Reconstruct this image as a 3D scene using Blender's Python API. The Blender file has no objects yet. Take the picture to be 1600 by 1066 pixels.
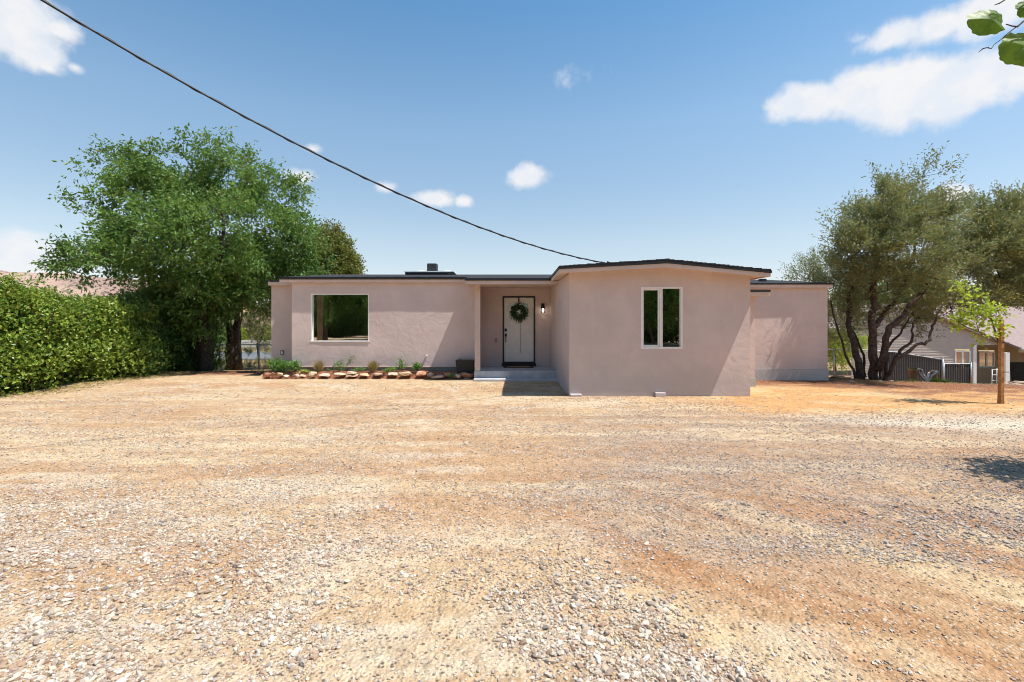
import bpy, math, random
import numpy as np
from mathutils import Vector
R = math.radians
rng = np.random.default_rng(7)
random.seed(7)
scene = bpy.context.scene

# ------------------------------------------------------------------ camera
CAMZ = 1.6; F = 750.0; HY = 505.0
def P(x, y, Y):
    """photograph pixel (1600 wide) at depth Y -> a point of the place"""
    return np.array([(x-800)/F*Y, Y, CAMZ+(HY-y)/F*Y])
cam = bpy.data.cameras.new('camera'); camo = bpy.data.objects.new('camera', cam)
scene.collection.objects.link(camo)
camo.location = (0, 0, CAMZ); camo.rotation_euler = (R(90), 0, 0)
cam.sensor_width = 36; cam.lens = 36*F/1600; cam.shift_y = -(533-HY)/1600
cam.clip_start = 0.05; cam.clip_end = 3000
scene.camera = camo

scene.cycles.filter_width = 1.0
scene.cycles.use_denoising = True; scene.cycles.use_adaptive_sampling = False; scene.cycles.max_bounces = 6; scene.cycles.sample_clamp_indirect = 3.0

# ------------------------------------------------------------------ sun, sky, exposure
SUNV = Vector((.434, -.135, 1.0)).normalized()
SUN_EL = math.asin(SUNV.z); SUN_ROT = math.atan2(SUNV.x, SUNV.y)
sun = bpy.data.lights.new('sun', 'SUN'); suno = bpy.data.objects.new('sun', sun)
scene.collection.objects.link(suno)
sun.energy = 4.4; sun.angle = R(0.53); sun.color = (1.0, .955, .88)
suno.rotation_euler = SUNV.to_track_quat('Z', 'Y').to_euler(); suno.location = (10, -5, 20)
scene.view_settings.view_transform = 'Standard'; scene.view_settings.look = 'None'
scene.view_settings.exposure = 0.74; scene.view_settings.gamma = 1.0
scene.view_settings.use_curve_mapping = False
SKY_STRENGTH = 0.109

world = bpy.data.worlds.new('World'); scene.world = world; world.use_nodes = True
class N:
    """short node-tree writer"""
    def __init__(s, nt):
        s.nt = nt
    def n(s, t, **kw):
        nd = s.nt.nodes.new(t)
        for k, v in kw.items(): setattr(nd, k, v)
        return nd
    def l(s, a, b): s.nt.links.new(a, b)
    def put(s, sock, v):
        if hasattr(v, 'is_linked') or hasattr(v, 'links'): s.l(v, sock)
        else: sock.default_value = v
    def m(s, op, a, b=0.0, c=None, clamp=False):
        nd = s.n('ShaderNodeMath', operation=op, use_clamp=clamp)
        s.put(nd.inputs[0], a); s.put(nd.inputs[1], b)
        if c is not None: s.put(nd.inputs[2], c)
        return nd.outputs[0]
    def mix(s, f, a, b, blend='MIX'):
        nd = s.n('ShaderNodeMix', data_type='RGBA', blend_type=blend)
        s.put(nd.inputs[0], f)
        for i, v in ((6, a), (7, b)):
            if isinstance(v, tuple) and len(v) == 3: v = v+(1,)
            s.put(nd.inputs[i], v)
        return nd.outputs[2]
    def noise(s, vec, scale, detail=4, rough=.55, dist=0.0):
        nd = s.n('ShaderNodeTexNoise')
        if vec is not None: s.l(vec, nd.inputs['Vector'])
        nd.inputs['Scale'].default_value = scale; nd.inputs['Detail'].default_value = detail
        nd.inputs['Roughness'].default_value = rough; nd.inputs['Distortion'].default_value = dist
        return nd.outputs['Fac']
    def ramp(s, f, lo, hi, a=0.0, b=1.0, smooth=True):
        nd = s.n('ShaderNodeMapRange', interpolation_type='SMOOTHSTEP' if smooth else 'LINEAR')
        s.put(nd.inputs['Value'], f)
        nd.inputs['From Min'].default_value = lo; nd.inputs['From Max'].default_value = hi
        nd.inputs['To Min'].default_value = a; nd.inputs['To Max'].default_value = b
        return nd.outputs[0]
w = N(world.node_tree)
bg = world.node_tree.nodes['Background']
sky = w.n('ShaderNodeTexSky', sky_type='NISHITA'); sky.sun_disc = False
sky.sun_elevation = SUN_EL; sky.sun_rotation = SUN_ROT
sky.altitude = 900; sky.air_density = 1.0; sky.dust_density = 0.6; sky.ozone_density = 1.6
tc = w.n('ShaderNodeTexCoord'); sep = w.n('ShaderNodeSeparateXYZ'); w.l(tc.outputs['Generated'], sep.inputs[0])
dx, dy, dz = sep.outputs
u = w.m('ARCTAN2', dx, dy)
hh = w.m('SQRT', w.m('ADD', w.m('MULTIPLY', dx, dx), w.m('MULTIPLY', dy, dy)))
v = w.m('ARCTAN2', dz, hh)
cmb = w.n('ShaderNodeCombineXYZ'); w.l(u, cmb.inputs[0]); w.l(v, cmb.inputs[1])
uv = cmb.outputs[0]
def uvpx(x, y):
    a, b = (x-800)/F, (HY-y)/F
    return math.atan2(a, 1), math.atan2(b, math.hypot(a, 1))
blobs = [  # x, y, rx, ry in photograph pixels, weight
    (1270,157,82,30,1.05),(1345,145,85,46,1.1),(1400,145,98,58,1.2),(1460,138,98,56,1.15),(1535,115,90,50,1.0),(1590,110,60,45,.8),
    (1400,58,85,26,.68),(1470,42,85,34,.72),(1545,22,95,44,.9),(1345,60,25,18,.4),
    (0,30,110,62,1.1),(45,72,60,38,1.0),(85,45,45,22,.6),(70,103,22,12,.6),(118,106,16,8,.4),
    (825,277,38,20,.72),(470,277,26,17,.66),(489,233,18,9,.55),(673,311,36,14,.72),(726,315,16,10,.6),(602,292,22,9,.45),
    (884,130,30,16,.12),(40,408,110,34,.9),(0,395,90,36,.8),(1492,305,42,20,.75)]
field = None
nz = w.m('ADD', w.m('MULTIPLY', w.noise(uv, 9.0, 3, .5), .6), w.m('MULTIPLY', w.noise(uv, 26.0, 6, .62), .4))
nz2 = w.noise(uv, 3.2, 3, .5)
for (bx, by, rx, ry, wt) in blobs:
    cu, cv = uvpx(bx, by)
    ru = abs(uvpx(bx+rx, by)[0]-uvpx(bx-rx, by)[0])/2; rv = abs(uvpx(bx, by+ry)[1]-uvpx(bx, by-ry)[1])/2
    a = w.m('DIVIDE', w.m('SUBTRACT', u, cu), ru); b = w.m('DIVIDE', w.m('SUBTRACT', v, cv), rv)
    d = w.m('SQRT', w.m('ADD', w.m('MULTIPLY', a, a), w.m('MULTIPLY', b, b)))
    fi = w.m('MULTIPLY', w.m('SUBTRACT', 1.25, d), wt)
    field = fi if field is None else w.m('MAXIMUM', field, fi)
# the same scattered cumulus round the rest of the sky
behind = w.ramp(dy, .45, .1)
far = w.m('SUBTRACT', w.m('SUBTRACT', w.m('MULTIPLY', w.ramp(nz2, .58, .8), 1.5), .35), w.m('MULTIPLY', w.m('SUBTRACT', 1.0, behind), 3.0))
field = w.m('MAXIMUM', field, far)
field = w.m('ADD', field, w.m('MULTIPLY', w.m('SUBTRACT', nz, .5), 2.1))
mask = w.ramp(field, .02, .62)
mask = w.m('MULTIPLY', mask, .95)
# sky colour: the clear blue of the photograph
cr = w.n('ShaderNodeValToRGB'); w.l(w.m('DIVIDE', v, math.pi/2), cr.inputs[0])
el = cr.color_ramp.elements; el[0].position = 0; el[0].color = (.88, .78, .80, 1); el[1].position = 1; el[1].color = (.68, 1.06, 1.12, 1)
for p_, c_ in ((.05, (1.0, .84, .76)), (.103, (1.15, .99, .82)), (.245, (1.15, 1.20, 1.06)), (.37, (.74, 1.07, 1.09))):
    e_ = el.new(p_); e_.color = (*c_, 1)
skyc = w.mix(1.0, sky.outputs[0], cr.outputs[0], 'MULTIPLY')
cshade = w.mix(w.ramp(w.noise(uv, 14, 4, .6), .35, .65), (4.5, 4.75, 5.15), (5.2, 5.15, 5.15))
col = w.mix(mask, skyc, cshade)
w.l(col, bg.inputs['Color']); bg.inputs['Strength'].default_value = SKY_STRENGTH

# ------------------------------------------------------------------ numbers: noise and ground height
def _hash(ix, iy, seed):
    h = (ix.astype(np.int64)*374761393 + iy.astype(np.int64)*668265263 + seed*1442695041) & 0xffffffff
    h = ((h ^ (h >> 13))*1274126177) & 0xffffffff
    return ((h ^ (h >> 16)) & 0xffff)/65535.0
def vn(x, y, seed=0):
    x = np.asarray(x, float); y = np.asarray(y, float)
    ix = np.floor(x); iy = np.floor(y); fx = x-ix; fy = y-iy
    fx = fx*fx*(3-2*fx); fy = fy*fy*(3-2*fy); ix = ix.astype(np.int64); iy = iy.astype(np.int64)
    a = _hash(ix, iy, seed); b = _hash(ix+1, iy, seed); c = _hash(ix, iy+1, seed); d = _hash(ix+1, iy+1, seed)
    return (a*(1-fx)+b*fx)*(1-fy)+(c*(1-fx)+d*fx)*fy
def fbm(x, y, seed=0, octs=4, gain=.5):
    s = 0; a = 1; t = 0
    for i in range(octs):
        s = s+a*vn(x*2**i, y*2**i, seed+i*17); t += a; a *= gain
    return s/t
def ss(a, b, x):
    t = np.clip((np.asarray(x, float)-a)/(b-a), 0, 1); return t*t*(3-2*t)
def gh(X, Y, fine=True):
    X = np.asarray(X, float); Y = np.asarray(Y, float)
    wl = 1-ss(1.0, 1.6, X)
    z = wl*.10*ss(11.0, 12.6, Y)*(1-ss(14.5, 16.5, Y))
    left = 1-ss(4.5, 7.5, X)
    prof = np.interp(Y, [0, 15, 20, 26, 38, 55, 300], [0, 0, -.33, -.5, -.5, -1.4, -1.4])
    s = 13.5-1.1*ss(9, 13, X); p = 1.45-.35*ss(9, 13, X)
    rt = -2.4*np.clip((Y-s)/(27-s), 0, 1)**p
    z = z+left*prof+(1-left)*rt
    if fine:
        nr = 1-ss(18, 30, np.hypot(X, Y))
        z = z+nr*(.03*(fbm(X*.35, Y*1.3, 5, 3)-.5)+.020*(fbm(X*1.6, Y*3.2, 9, 3)-.5)+.011*(fbm(X*7, Y*9, 3, 3)-.5))
        q_ = (X+Y)*.7071; r_ = (X-Y)*.7071; wt = nr*ss(-.5, 1.0, X)*(1-ss(4.5, 7.0, Y))
        z = z+wt*(.030*(fbm(q_*2.6, r_*.35, 13, 3)-.5)+.016*(fbm(q_*8, r_*1.2, 14, 2)-.5))
    return z
def g(x, y): return float(gh(x, y))

# ------------------------------------------------------------------ mesh helpers
COL = scene.collection
def tag(o, label=None, cat=None, group=None, kind=None):
    if label: o['label'] = label
    if cat: o['category'] = cat
    if group: o['group'] = group
    if kind: o['kind'] = kind
    return o
def empty(name, loc, label, cat, group=None):
    o = bpy.data.objects.new(name, None); COL.objects.link(o); o.location = loc
    o.empty_display_size = .2
    return tag(o, label, cat, group)
def link(name, me, mat, parent=None):
    o = bpy.data.objects.new(name, me); COL.objects.link(o)
    if mat is not None:
        for m_ in (mat if isinstance(mat, list) else [mat]): me.materials.append(m_)
    if parent is not None: o.parent = parent
    return o
def raw_mesh(name, V, faces_flat, sizes, color=None, smooth=False):
    me = bpy.data.meshes.new(name)
    V = np.ascontiguousarray(V, dtype=np.float32).reshape(-1, 3)
    faces_flat = np.ascontiguousarray(faces_flat, dtype=np.int32).ravel()
    sizes = np.ascontiguousarray(sizes, dtype=np.int32)
    me.vertices.add(len(V)); me.vertices.foreach_set('co', V.ravel())
    me.loops.add(len(faces_flat)); me.loops.foreach_set('vertex_index', faces_flat)
    me.polygons.add(len(sizes))
    st = np.zeros(len(sizes), np.int32); st[1:] = np.cumsum(sizes)[:-1]
    me.polygons.foreach_set('loop_start', st)
    try: me.polygons.foreach_set('loop_total', sizes)
    except Exception: pass
    me.polygons.foreach_set('use_smooth', np.full(len(sizes), bool(smooth)))
    if color is not None:
        at = me.color_attributes.new('tint', 'FLOAT_COLOR', 'POINT')
        c = np.ones((len(V), 4), np.float32); c[:, :3] = color
        at.data.foreach_set('color', c.ravel())
    me.update(calc_edges=True); me.validate()
    return me
class MB:
    def __init__(s): s.V = []; s.F = []
    def add(s, verts, faces):
        b = len(s.V); s.V += [tuple(float(q) for q in v_) for v_ in verts]
        s.F += [tuple(b+i for i in f_) for f_ in faces]; return s
    def box(s, x0, x1, y0, y1, z0, z1):
        return s.add([(x0,y0,z0),(x1,y0,z0),(x1,y1,z0),(x0,y1,z0),(x0,y0,z1),(x1,y0,z1),(x1,y1,z1),(x0,y1,z1)],
                     [(0,3,2,1),(4,5,6,7),(0,1,5,4),(1,2,6,5),(2,3,7,6),(3,0,4,7)])
    def prism_y(s, pts, y0, y1):     # polygon in XZ (anticlockwise seen from -Y), extruded along Y
        n = len(pts)
        return s.add([(x, y0, z) for x, z in pts]+[(x, y1, z) for x, z in pts],
                     [tuple(range(n)), tuple(range(2*n-1, n-1, -1))]+[((i+1)%n, i, n+i, n+(i+1)%n) for i in range(n)])
    def prism_x(s, pts, x0, x1):     # polygon in YZ extruded along X
        n = len(pts)
        return s.add([(x0, y, z) for y, z in pts]+[(x1, y, z) for y, z in pts],
                     [tuple(range(n-1, -1, -1)), tuple(range(n, 2*n))]+[(i, (i+1)%n, n+(i+1)%n, n+i) for i in range(n)])
    def tube(s, pts, rad, sides=8, cap=True):
        pts = [Vector(p) for p in pts]; n = len(pts)
        if not hasattr(rad, '__len__'): rad = [rad]*n
        up = Vector((0.13, .21, 1)).normalized(); V = []; Fc = []
        for i, p in enumerate(pts):
            t = (pts[min(i+1, n-1)]-pts[max(i-1, 0)]).normalized()
            if abs(t.dot(up)) > .95: up = Vector((1, .1, 0))
            a = t.cross(up).normalized(); b = t.cross(a).normalized(); up = -b if i else up
            up = a.cross(t)
            for k in range(sides):
                q = 2*math.pi*k/sides
                V.append(p+(a*math.cos(q)+b*math.sin(q))*rad[i])
        for i in range(n-1):
            for k in range(sides):
                k2 = (k+1) % sides
                Fc.append((i*sides+k, i*sides+k2, (i+1)*sides+k2, (i+1)*sides+k))
        if cap:
            Fc.append(tuple(range(sides-1, -1, -1))); Fc.append(tuple((n-1)*sides+k for k in range(sides)))
        return s.add(V, Fc)
    def lathe(s, cx, cy, prof, sides=20):
        V = []; Fc = []; n = len(prof)
        for r_, z_ in prof:
            for k in range(sides):
                q = 2*math.pi*k/sides; V.append((cx+r_*math.cos(q), cy+r_*math.sin(q), z_))
        for i in range(n-1):
            for k in range(sides):
                k2 = (k+1) % sides; Fc.append((i*sides+k, i*sides+k2, (i+1)*sides+k2, (i+1)*sides+k))
        Fc.append(tuple(range(sides-1, -1, -1))); Fc.append(tuple((n-1)*sides+k for k in range(sides)))
        return s.add(V, Fc)
    def build(s, name, mat, parent=None, smooth=False, bevel=0):
        me = bpy.data.meshes.new(name)
        off = np.array(parent_world(parent)) if parent is not None else np.zeros(3)
        V = np.array(s.V, float)-off
        me.from_pydata([tuple(q) for q in V], [], s.F); me.update()
        if smooth: me.polygons.foreach_set('use_smooth', [True]*len(me.polygons))
        o = link(name, me, mat, parent)
        if bevel:
            b = o.modifiers.new('bevel', 'BEVEL'); b.width = bevel; b.segments = 2; b.limit_method = 'ANGLE'
        return o
def parent_world(p):
    l_ = Vector((0, 0, 0))
    while p is not None: l_ += Vector(p.location); p = p.parent
    return l_

# ------------------------------------------------------------------ materials
def mat_new(name):
    m_ = bpy.data.materials.new(name); m_.use_nodes = True
    t = N(m_.node_tree); b = m_.node_tree.nodes['Principled BSDF']
    return m_, t, b
def obj_vec(t):
    # world position, so that patterns run on across parts
    gnode = t.n('ShaderNodeNewGeometry'); return gnode.outputs['Position']
def bump(t, b, h, strength=.5, dist=.01):
    nd = t.n('ShaderNodeBump'); t.put(nd.inputs['Height'], h)
    nd.inputs['Strength'].default_value = strength; nd.inputs['Distance'].default_value = dist
    t.l(nd.outputs[0], b.inputs['Normal'])
def simple(name, c, rough=.6, metal=0., var=.15, scale=8., bmp=0., bscale=40., spec=.3):
    m_, t, b = mat_new(name); p = obj_vec(t)
    f = t.ramp(t.noise(p, scale, 5), .3, .7)
    lo = tuple(q*(1-var) for q in c); hi = tuple(min(1, q*(1+var)) for q in c)
    t.l(t.mix(f, lo, hi), b.inputs['Base Color'])
    b.inputs['Roughness'].default_value = rough; b.inputs['Metallic'].default_value = metal
    b.inputs['Specular IOR Level'].default_value = spec
    if bmp: bump(t, b, t.noise(p, bscale, 4), bmp, .01)
    return m_
def stucco(name, c, stain_shade=(.36, .35, .34)):
    m_, t, b = mat_new(name); p = obj_vec(t)
    big = t.noise(p, 1.1, 5, .6); mid = t.noise(p, 6, 4, .6)
    col_ = t.mix(t.ramp(big, .3, .7), tuple(q*.93 for q in c), tuple(q*1.06 for q in c))
    col_ = t.mix(t.m('MULTIPLY', t.ramp(mid, .45, .75), .22), col_, tuple(q*.84 for q in c))
    sp = t.n('ShaderNodeSeparateXYZ'); t.l(p, sp.inputs[0])
    low = t.m('MULTIPLY', t.ramp(t.m('ADD', sp.outputs[2], t.m('MULTIPLY', big, .6)), 1.35, .35), .42)
    col_ = t.mix(low, col_, stain_shade)      # splash dirt near the ground, with the lower wall's grey-blue shade painted in
    mp = t.n('ShaderNodeMapping'); t.l(p, mp.inputs[0]); mp.inputs['Scale'].default_value = (9, 9, .55)
    col_ = t.mix(t.m('MULTIPLY', t.ramp(t.noise(mp.outputs[0], 1.6, 4, .6), .56, .76), .16), col_, tuple(q*.72 for q in c))   # run-off streaks
    pt = t.ramp(t.noise(p, 2.3, 2, .4, .8), .60, .63)
    col_ = t.mix(t.m('MULTIPLY', pt, .10), col_, tuple(min(1, q*1.2) for q in c))   # patched places
    t.l(col_, b.inputs['Base Color']); b.inputs['Roughness'].default_value = .92
    b.inputs['Specular IOR Level'].default_value = .12
    tr = t.noise(p, 3.5, 3, .5, 1.5)
    h = t.m('ADD', t.m('MULTIPLY', t.noise(p, 95, 3, .6), .22), t.m('MULTIPLY', tr, 1.2))
    h = t.m('ADD', h, t.m('MULTIPLY', t.noise(p, 14, 4, .6), .28))
    bump(t, b, h, .5, .012)
    return m_
M = {}
M['stucco'] = stucco('stucco', (.605, .482, .447), (.37, .37, .385))
M['trim'] = stucco('trim_paint', (.62, .48, .42), (.55, .45, .4))
M['foundation'] = stucco('foundation_paint', (.46, .445, .44), (.36, .35, .33))
M['foundation_dark'] = stucco('foundation_grey', (.22, .25, .25), (.2, .2, .19))
M['concrete'] = simple('porch_paint', (.43, .43, .445), .75, var=.14, scale=5, bmp=.25, bscale=60)
M['slab'] = simple('pale_concrete', (.62, .60, .57), .85, var=.14, scale=6, bmp=.3)
M['white'] = simple('white_frame', (.78, .74, .72), .45, var=.05)
M['vinyl'] = simple('white_vinyl', (.80, .80, .80), .5, var=.05)
M['door'] = simple('door_paint', (.70, .67, .64), .45, var=.04)
M['black'] = simple('black_paint', (.018, .018, .02), .5, var=.2)
M['black_matte'] = simple('black_plastic', (.025, .026, .028), .6, var=.3, scale=12)
M['brown_box'] = simple('bronze_cover', (.16, .11, .09), .5)
M['galv'] = simple('galvanised_steel', (.42, .45, .46), .45, metal=.6, var=.15, scale=20)
M['wire'] = simple('weathered_wire', (.22, .23, .24), .5, metal=.4, var=.2, scale=20)
M['slat'] = simple('dark_privacy_slat', (.018, .018, .02), .6, var=.5, scale=14)
M['wood_stake'] = simple('stake_wood', (.36, .17, .065), .75, var=.25, scale=14, bmp=.4)
M['cable'] = simple('cable_rubber', (.022, .023, .026), .5, var=.3)
M['pole'] = simple('pole_wood', (.16, .11, .075), .85, var=.3, scale=4, bmp=.5)
M['mat'] = simple('coir', (.30, .19, .10), .95, var=.2, scale=60, bmp=.6, bscale=200)
M['soil'] = simple('red_mulch', (.22, .085, .045), .95, var=.55, scale=22, bmp=1., bscale=35)
M['interior'] = simple('interior_wall', (.42, .33, .22), .8, var=.1, scale=2)
M['pipe'] = simple('pvc', (.78, .78, .76), .4, var=.04)
M['clay'] = simple('clay_pot', (.34, .19, .10), .8, var=.25, scale=9, bmp=.3)
M['drift'] = simple('bleached_wood', (.56, .50, .45), .8, var=.25, scale=16, bmp=.5)
M['asphalt'] = simple('asphalt', (.16, .165, .175), .85, var=.15, scale=2, bmp=.3)
M['lowwall'] = simple('block_wall', (.60, .58, .55), .85, var=.1)
M['farwall'] = simple('far_house_stucco', (.50, .37, .26), .85, var=.1)
M['farroof'] = simple('far_house_tiles', (.30, .17, .13), .85, var=.2, scale=3)
M['bark'] = simple('dark_bark', (.075, .055, .042), .9, var=.45, scale=16, bmp=.9, bscale=30)
M['bark_olive'] = simple('olive_bark', (.075, .052, .040), .9, var=.45, scale=14, bmp=.9, bscale=26)
M['stem'] = simple('green_stem', (.13, .12, .05), .8, var=.3)

def shingles(name, c, su=2.2, sv=9.):
    m_, t, b = mat_new(name); p = obj_vec(t)
    br = t.n('ShaderNodeTexBrick'); t.l(p, br.inputs['Vector'])
    mp = t.n('ShaderNodeMapping'); t.l(p, mp.inputs[0]); t.l(mp.outputs[0], br.inputs['Vector'])
    br.inputs['Scale'].default_value = 3.5; br.inputs['Mortar Size'].default_value = .012
    br.inputs['Color1'].default_value = (*[q*.8 for q in c], 1); br.inputs['Color2'].default_value = (*[q*1.25 for q in c], 1)
    br.inputs['Mortar'].default_value = (*[q*.4 for q in c], 1)
    f = t.noise(p, 30, 4, .7)
    t.l(t.mix(t.m('MULTIPLY', f, .8), br.outputs['Color'], tuple(q*1.35 for q in c)), b.inputs['Base Color'])
    b.inputs['Roughness'].default_value = .95; b.inputs['Specular IOR Level'].default_value = .08; bump(t, b, f, .6, .01)
    return m_
M['shingle'] = shingles('roof_shingles', (.036, .037, .042))
M['shingle_pink'] = shingles('pinkish_shingles', (.26, .20, .185))
M['siding'] = simple('vinyl_siding', (.46, .405, .365), .6, var=.05, scale=3)
M['siding_warm_bounce'] = simple('warm_bounce_siding', (.40, .32, .22), .6, var=.05, scale=3)  # siding with warm bounce light painted into its colour

def glass_mat(name, refl=.22, tint=(.5, .52, .5)):
    m_, t, b = mat_new(name)
    m_.node_tree.nodes.remove(b); out = m_.node_tree.nodes['Material Output']
    lw = t.n('ShaderNodeFresnel'); lw.inputs['IOR'].default_value = 1.5
    f = t.m('ADD', t.m('MULTIPLY', lw.outputs[0], .9), refl, clamp=True)
    tr = t.n('ShaderNodeBsdfTransparent'); tr.inputs[0].default_value = (*tint, 1)
    gl = t.n('ShaderNodeBsdfGlossy'); gl.inputs['Roughness'].default_value = .01; gl.inputs[0].default_value = (.9, .95, .92, 1)
    bm = t.n('ShaderNodeBump'); bm.inputs['Strength'].default_value = .06; bm.inputs['Distance'].default_value = .004
    t.l(t.noise(obj_vec(t), 2.2, 2), bm.inputs['Height']); t.l(bm.outputs[0], gl.inputs['Normal'])
    mx = t.n('ShaderNodeMixShader'); t.l(f, mx.inputs[0]); t.l(tr.outputs[0], mx.inputs[1]); t.l(gl.outputs[0], mx.inputs[2])
    t.l(mx.outputs[0], out.inputs['Surface'])
    return m_
M['glass'] = glass_mat('window_glass', .55, (.75, .75, .72))
M['doorglass'] = glass_mat('door_glass', .08, (.5, .5, .45))
M['lampglass'] = glass_mat('clear_glass', .05, (.95, .95, .95))
m_, t, b = mat_new('lit_bulb'); b.inputs['Emission Color'].default_value = (1, .9, .75, 1); b.inputs['Emission Strength'].default_value = 6
M['bulb'] = m_

def leafmat(name, c1, c2, trans=.35, rough=.5, spec=.35):
    """leaf colour runs between two greens with the leaf's own tint; light passes through"""
    m_, t, b = mat_new(name); out = m_.node_tree.nodes['Material Output']
    at = t.n('ShaderNodeAttribute', attribute_name='tint')
    sp = t.n('ShaderNodeSeparateColor'); t.l(at.outputs['Color'], sp.inputs[0])
    c = t.mix(sp.outputs[0], c1, c2)
    c = t.mix(sp.outputs[1], c, (.34, .25, .05))       # green channel: how yellowed the leaf is
    t.l(c, b.inputs['Base Color']); b.inputs['Roughness'].default_value = rough
    b.inputs['Specular IOR Level'].default_value = spec
    tl = t.n('ShaderNodeBsdfTranslucent'); t.l(t.mix(.5, c, t.mix(.5, c, (.35, .42, .06)), 'MIX'), tl.inputs[0])
    mx = t.n('ShaderNodeMixShader'); mx.inputs[0].default_value = trans
    t.l(b.outputs[0], mx.inputs[1]); t.l(tl.outputs[0], mx.inputs[2]); t.l(mx.outputs[0], out.inputs['Surface'])
    return m_
M['ash'] = leafmat('ash_leaf', (.042, .11, .026), (.175, .30, .06), .35)
M['olive'] = leafmat('olive_leaf', (.085, .12, .05), (.32, .345, .17), .3)
M['hedge'] = leafmat('hedge_leaf', (.065, .15, .022), (.34, .43, .065), .35, .38)
M['darkshrub'] = leafmat('dark_shrub_leaf', (.030, .075, .020), (.08, .17, .035))
M['juniper'] = leafmat('juniper_leaf', (.075, .11, .03), (.26, .27, .06), .2)
M['sapling'] = leafmat('sapling_leaf', (.22, .36, .03), (.50, .58, .06), .45)
M['plant'] = leafmat('garden_plant_leaf', (.07, .19, .04), (.16, .32, .07), .3)
M['drygrass'] = leafmat('dry_grass_blade', (.27, .20, .08), (.40, .31, .13), .2)
M['limegrass'] = leafmat('lime_grass_blade', (.24, .34, .04), (.46, .52, .10), .3)
M['wreath'] = leafmat('wreath_leaf', (.022, .050, .020), (.06, .115, .045), .15)

# ground
m_, t, b = mat_new('gravel_ground'); p = obj_vec(t)
at = t.n('ShaderNodeAttribute', attribute_name='tint')
fine = t.noise(p, 60, 5, .7); mid = t.noise(p, 7, 5, .65)
vo = t.n('ShaderNodeTexVoronoi'); t.l(p, vo.inputs['Vector']); vo.inputs['Scale'].default_value = 46
vs = t.n('ShaderNodeSeparateColor'); t.l(vo.outputs['Color'], vs.inputs[0])
vo2 = t.n('ShaderNodeTexVoronoi'); t.l(p, vo2.inputs['Vector']); vo2.inputs['Scale'].default_value = 19
vs2 = t.n('ShaderNodeSeparateColor'); t.l(vo2.outputs['Color'], vs2.inputs[0])
c = t.mix(t.ramp(mid, .3, .7), (.80, .76, .70), (1.12, 1.12, 1.12))
c = t.mix(1.0, t.mix(1.0, at.outputs['Color'], (.85, .84, .79), 'MULTIPLY'), c, 'MULTIPLY')
c = t.mix(t.m('MULTIPLY', t.ramp(fine, .48, .72), .6), c, (.19, .12, .07))  # dark specks painted in as the shaded gaps between stones
pale = t.m('MULTIPLY', t.ramp(vs.outputs[0], .72, .8), t.ramp(vo.outputs['Distance'], .5, .35))
c = t.mix(t.m('MULTIPLY', pale, .6), c, (.58, .50, .40))
dark = t.m('MULTIPLY', t.ramp(vs.outputs[1], .84, .9), t.ramp(vo.outputs['Distance'], .5, .35))
c = t.mix(t.m('MULTIPLY', dark, .8), c, (.10, .075, .06))
t.l(c, b.inputs['Base Color']); b.inputs['Roughness'].default_value = .95; b.inputs['Specular IOR Level'].default_value = .1
h = t.m('ADD', t.m('MULTIPLY', t.m('SUBTRACT', 1.0, vo.outputs['Distance']), .5), t.m('MULTIPLY', fine, .5))
h = t.m('ADD', h, t.m('MULTIPLY', t.m('MULTIPLY', t.m('SUBTRACT', 1.0, vo2.outputs['Distance']), t.ramp(vs2.outputs[0], .6, .7)), .9))
bump(t, b, h, 1.0, .028)
M['ground'] = m_
m_, t, b = mat_new('pebble'); p = obj_vec(t)
at = t.n('ShaderNodeAttribute', attribute_name='tint')
t.l(t.mix(t.m('MULTIPLY', t.noise(p, 120, 4, .6), .5), at.outputs['Color'], t.mix(1.0, at.outputs['Color'], (.62, .55, .5), 'MULTIPLY')), b.inputs['Base Color'])
b.inputs['Roughness'].default_value = .85; b.inputs['Specular IOR Level'].default_value = .2
bump(t, b, t.noise(p, 150, 3), .5, .003)
M['pebble'] = m_
def rockmat(name, c1, c2):
    m_, t, b = mat_new(name); p = obj_vec(t)
    f = t.ramp(t.noise(p, 7, 6, .65), .35, .65); f2 = t.noise(p, 45, 4, .7)
    c = t.mix(f, c1, c2); c = t.mix(t.m('MULTIPLY', t.ramp(f2, .5, .8), .4), c, tuple(q*.45 for q in c1))
    t.l(c, b.inputs['Base Color']); b.inputs['Roughness'].default_value = .9; b.inputs['Specular IOR Level'].default_value = .15
    bump(t, b, t.m('ADD', f2, t.noise(p, 12, 5)), .8, .015)
    return m_
M['rock_orange'] = rockmat('orange_sandstone', (.46, .29, .17), (.64, .49, .34))
M['rock_red'] = rockmat('red_sandstone', (.34, .15, .09), (.50, .30, .20))
M['rock_tan'] = rockmat('tan_sandstone', (.44, .32, .21), (.60, .50, .38))
M['rock_pink'] = rockmat('pink_sandstone', (.42, .29, .22), (.58, .46, .38))
M['boulder'] = rockmat('pinkish_boulder', (.46, .33, .25), (.58, .45, .35))
m_, t, b = mat_new('hill_rock'); p = obj_vec(t)
at = t.n('ShaderNodeAttribute', attribute_name='tint')
sh = t.ramp(t.noise(p, .22, 4, .7), .50, .60)
c = t.mix(t.m('MULTIPLY', sh, .75), at.outputs['Color'], (.085, .085, .055))
t.l(c, b.inputs['Base Color']); b.inputs['Roughness'].default_value = .95; b.inputs['Specular IOR Level'].default_value = .05
M['hill'] = m_

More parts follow.
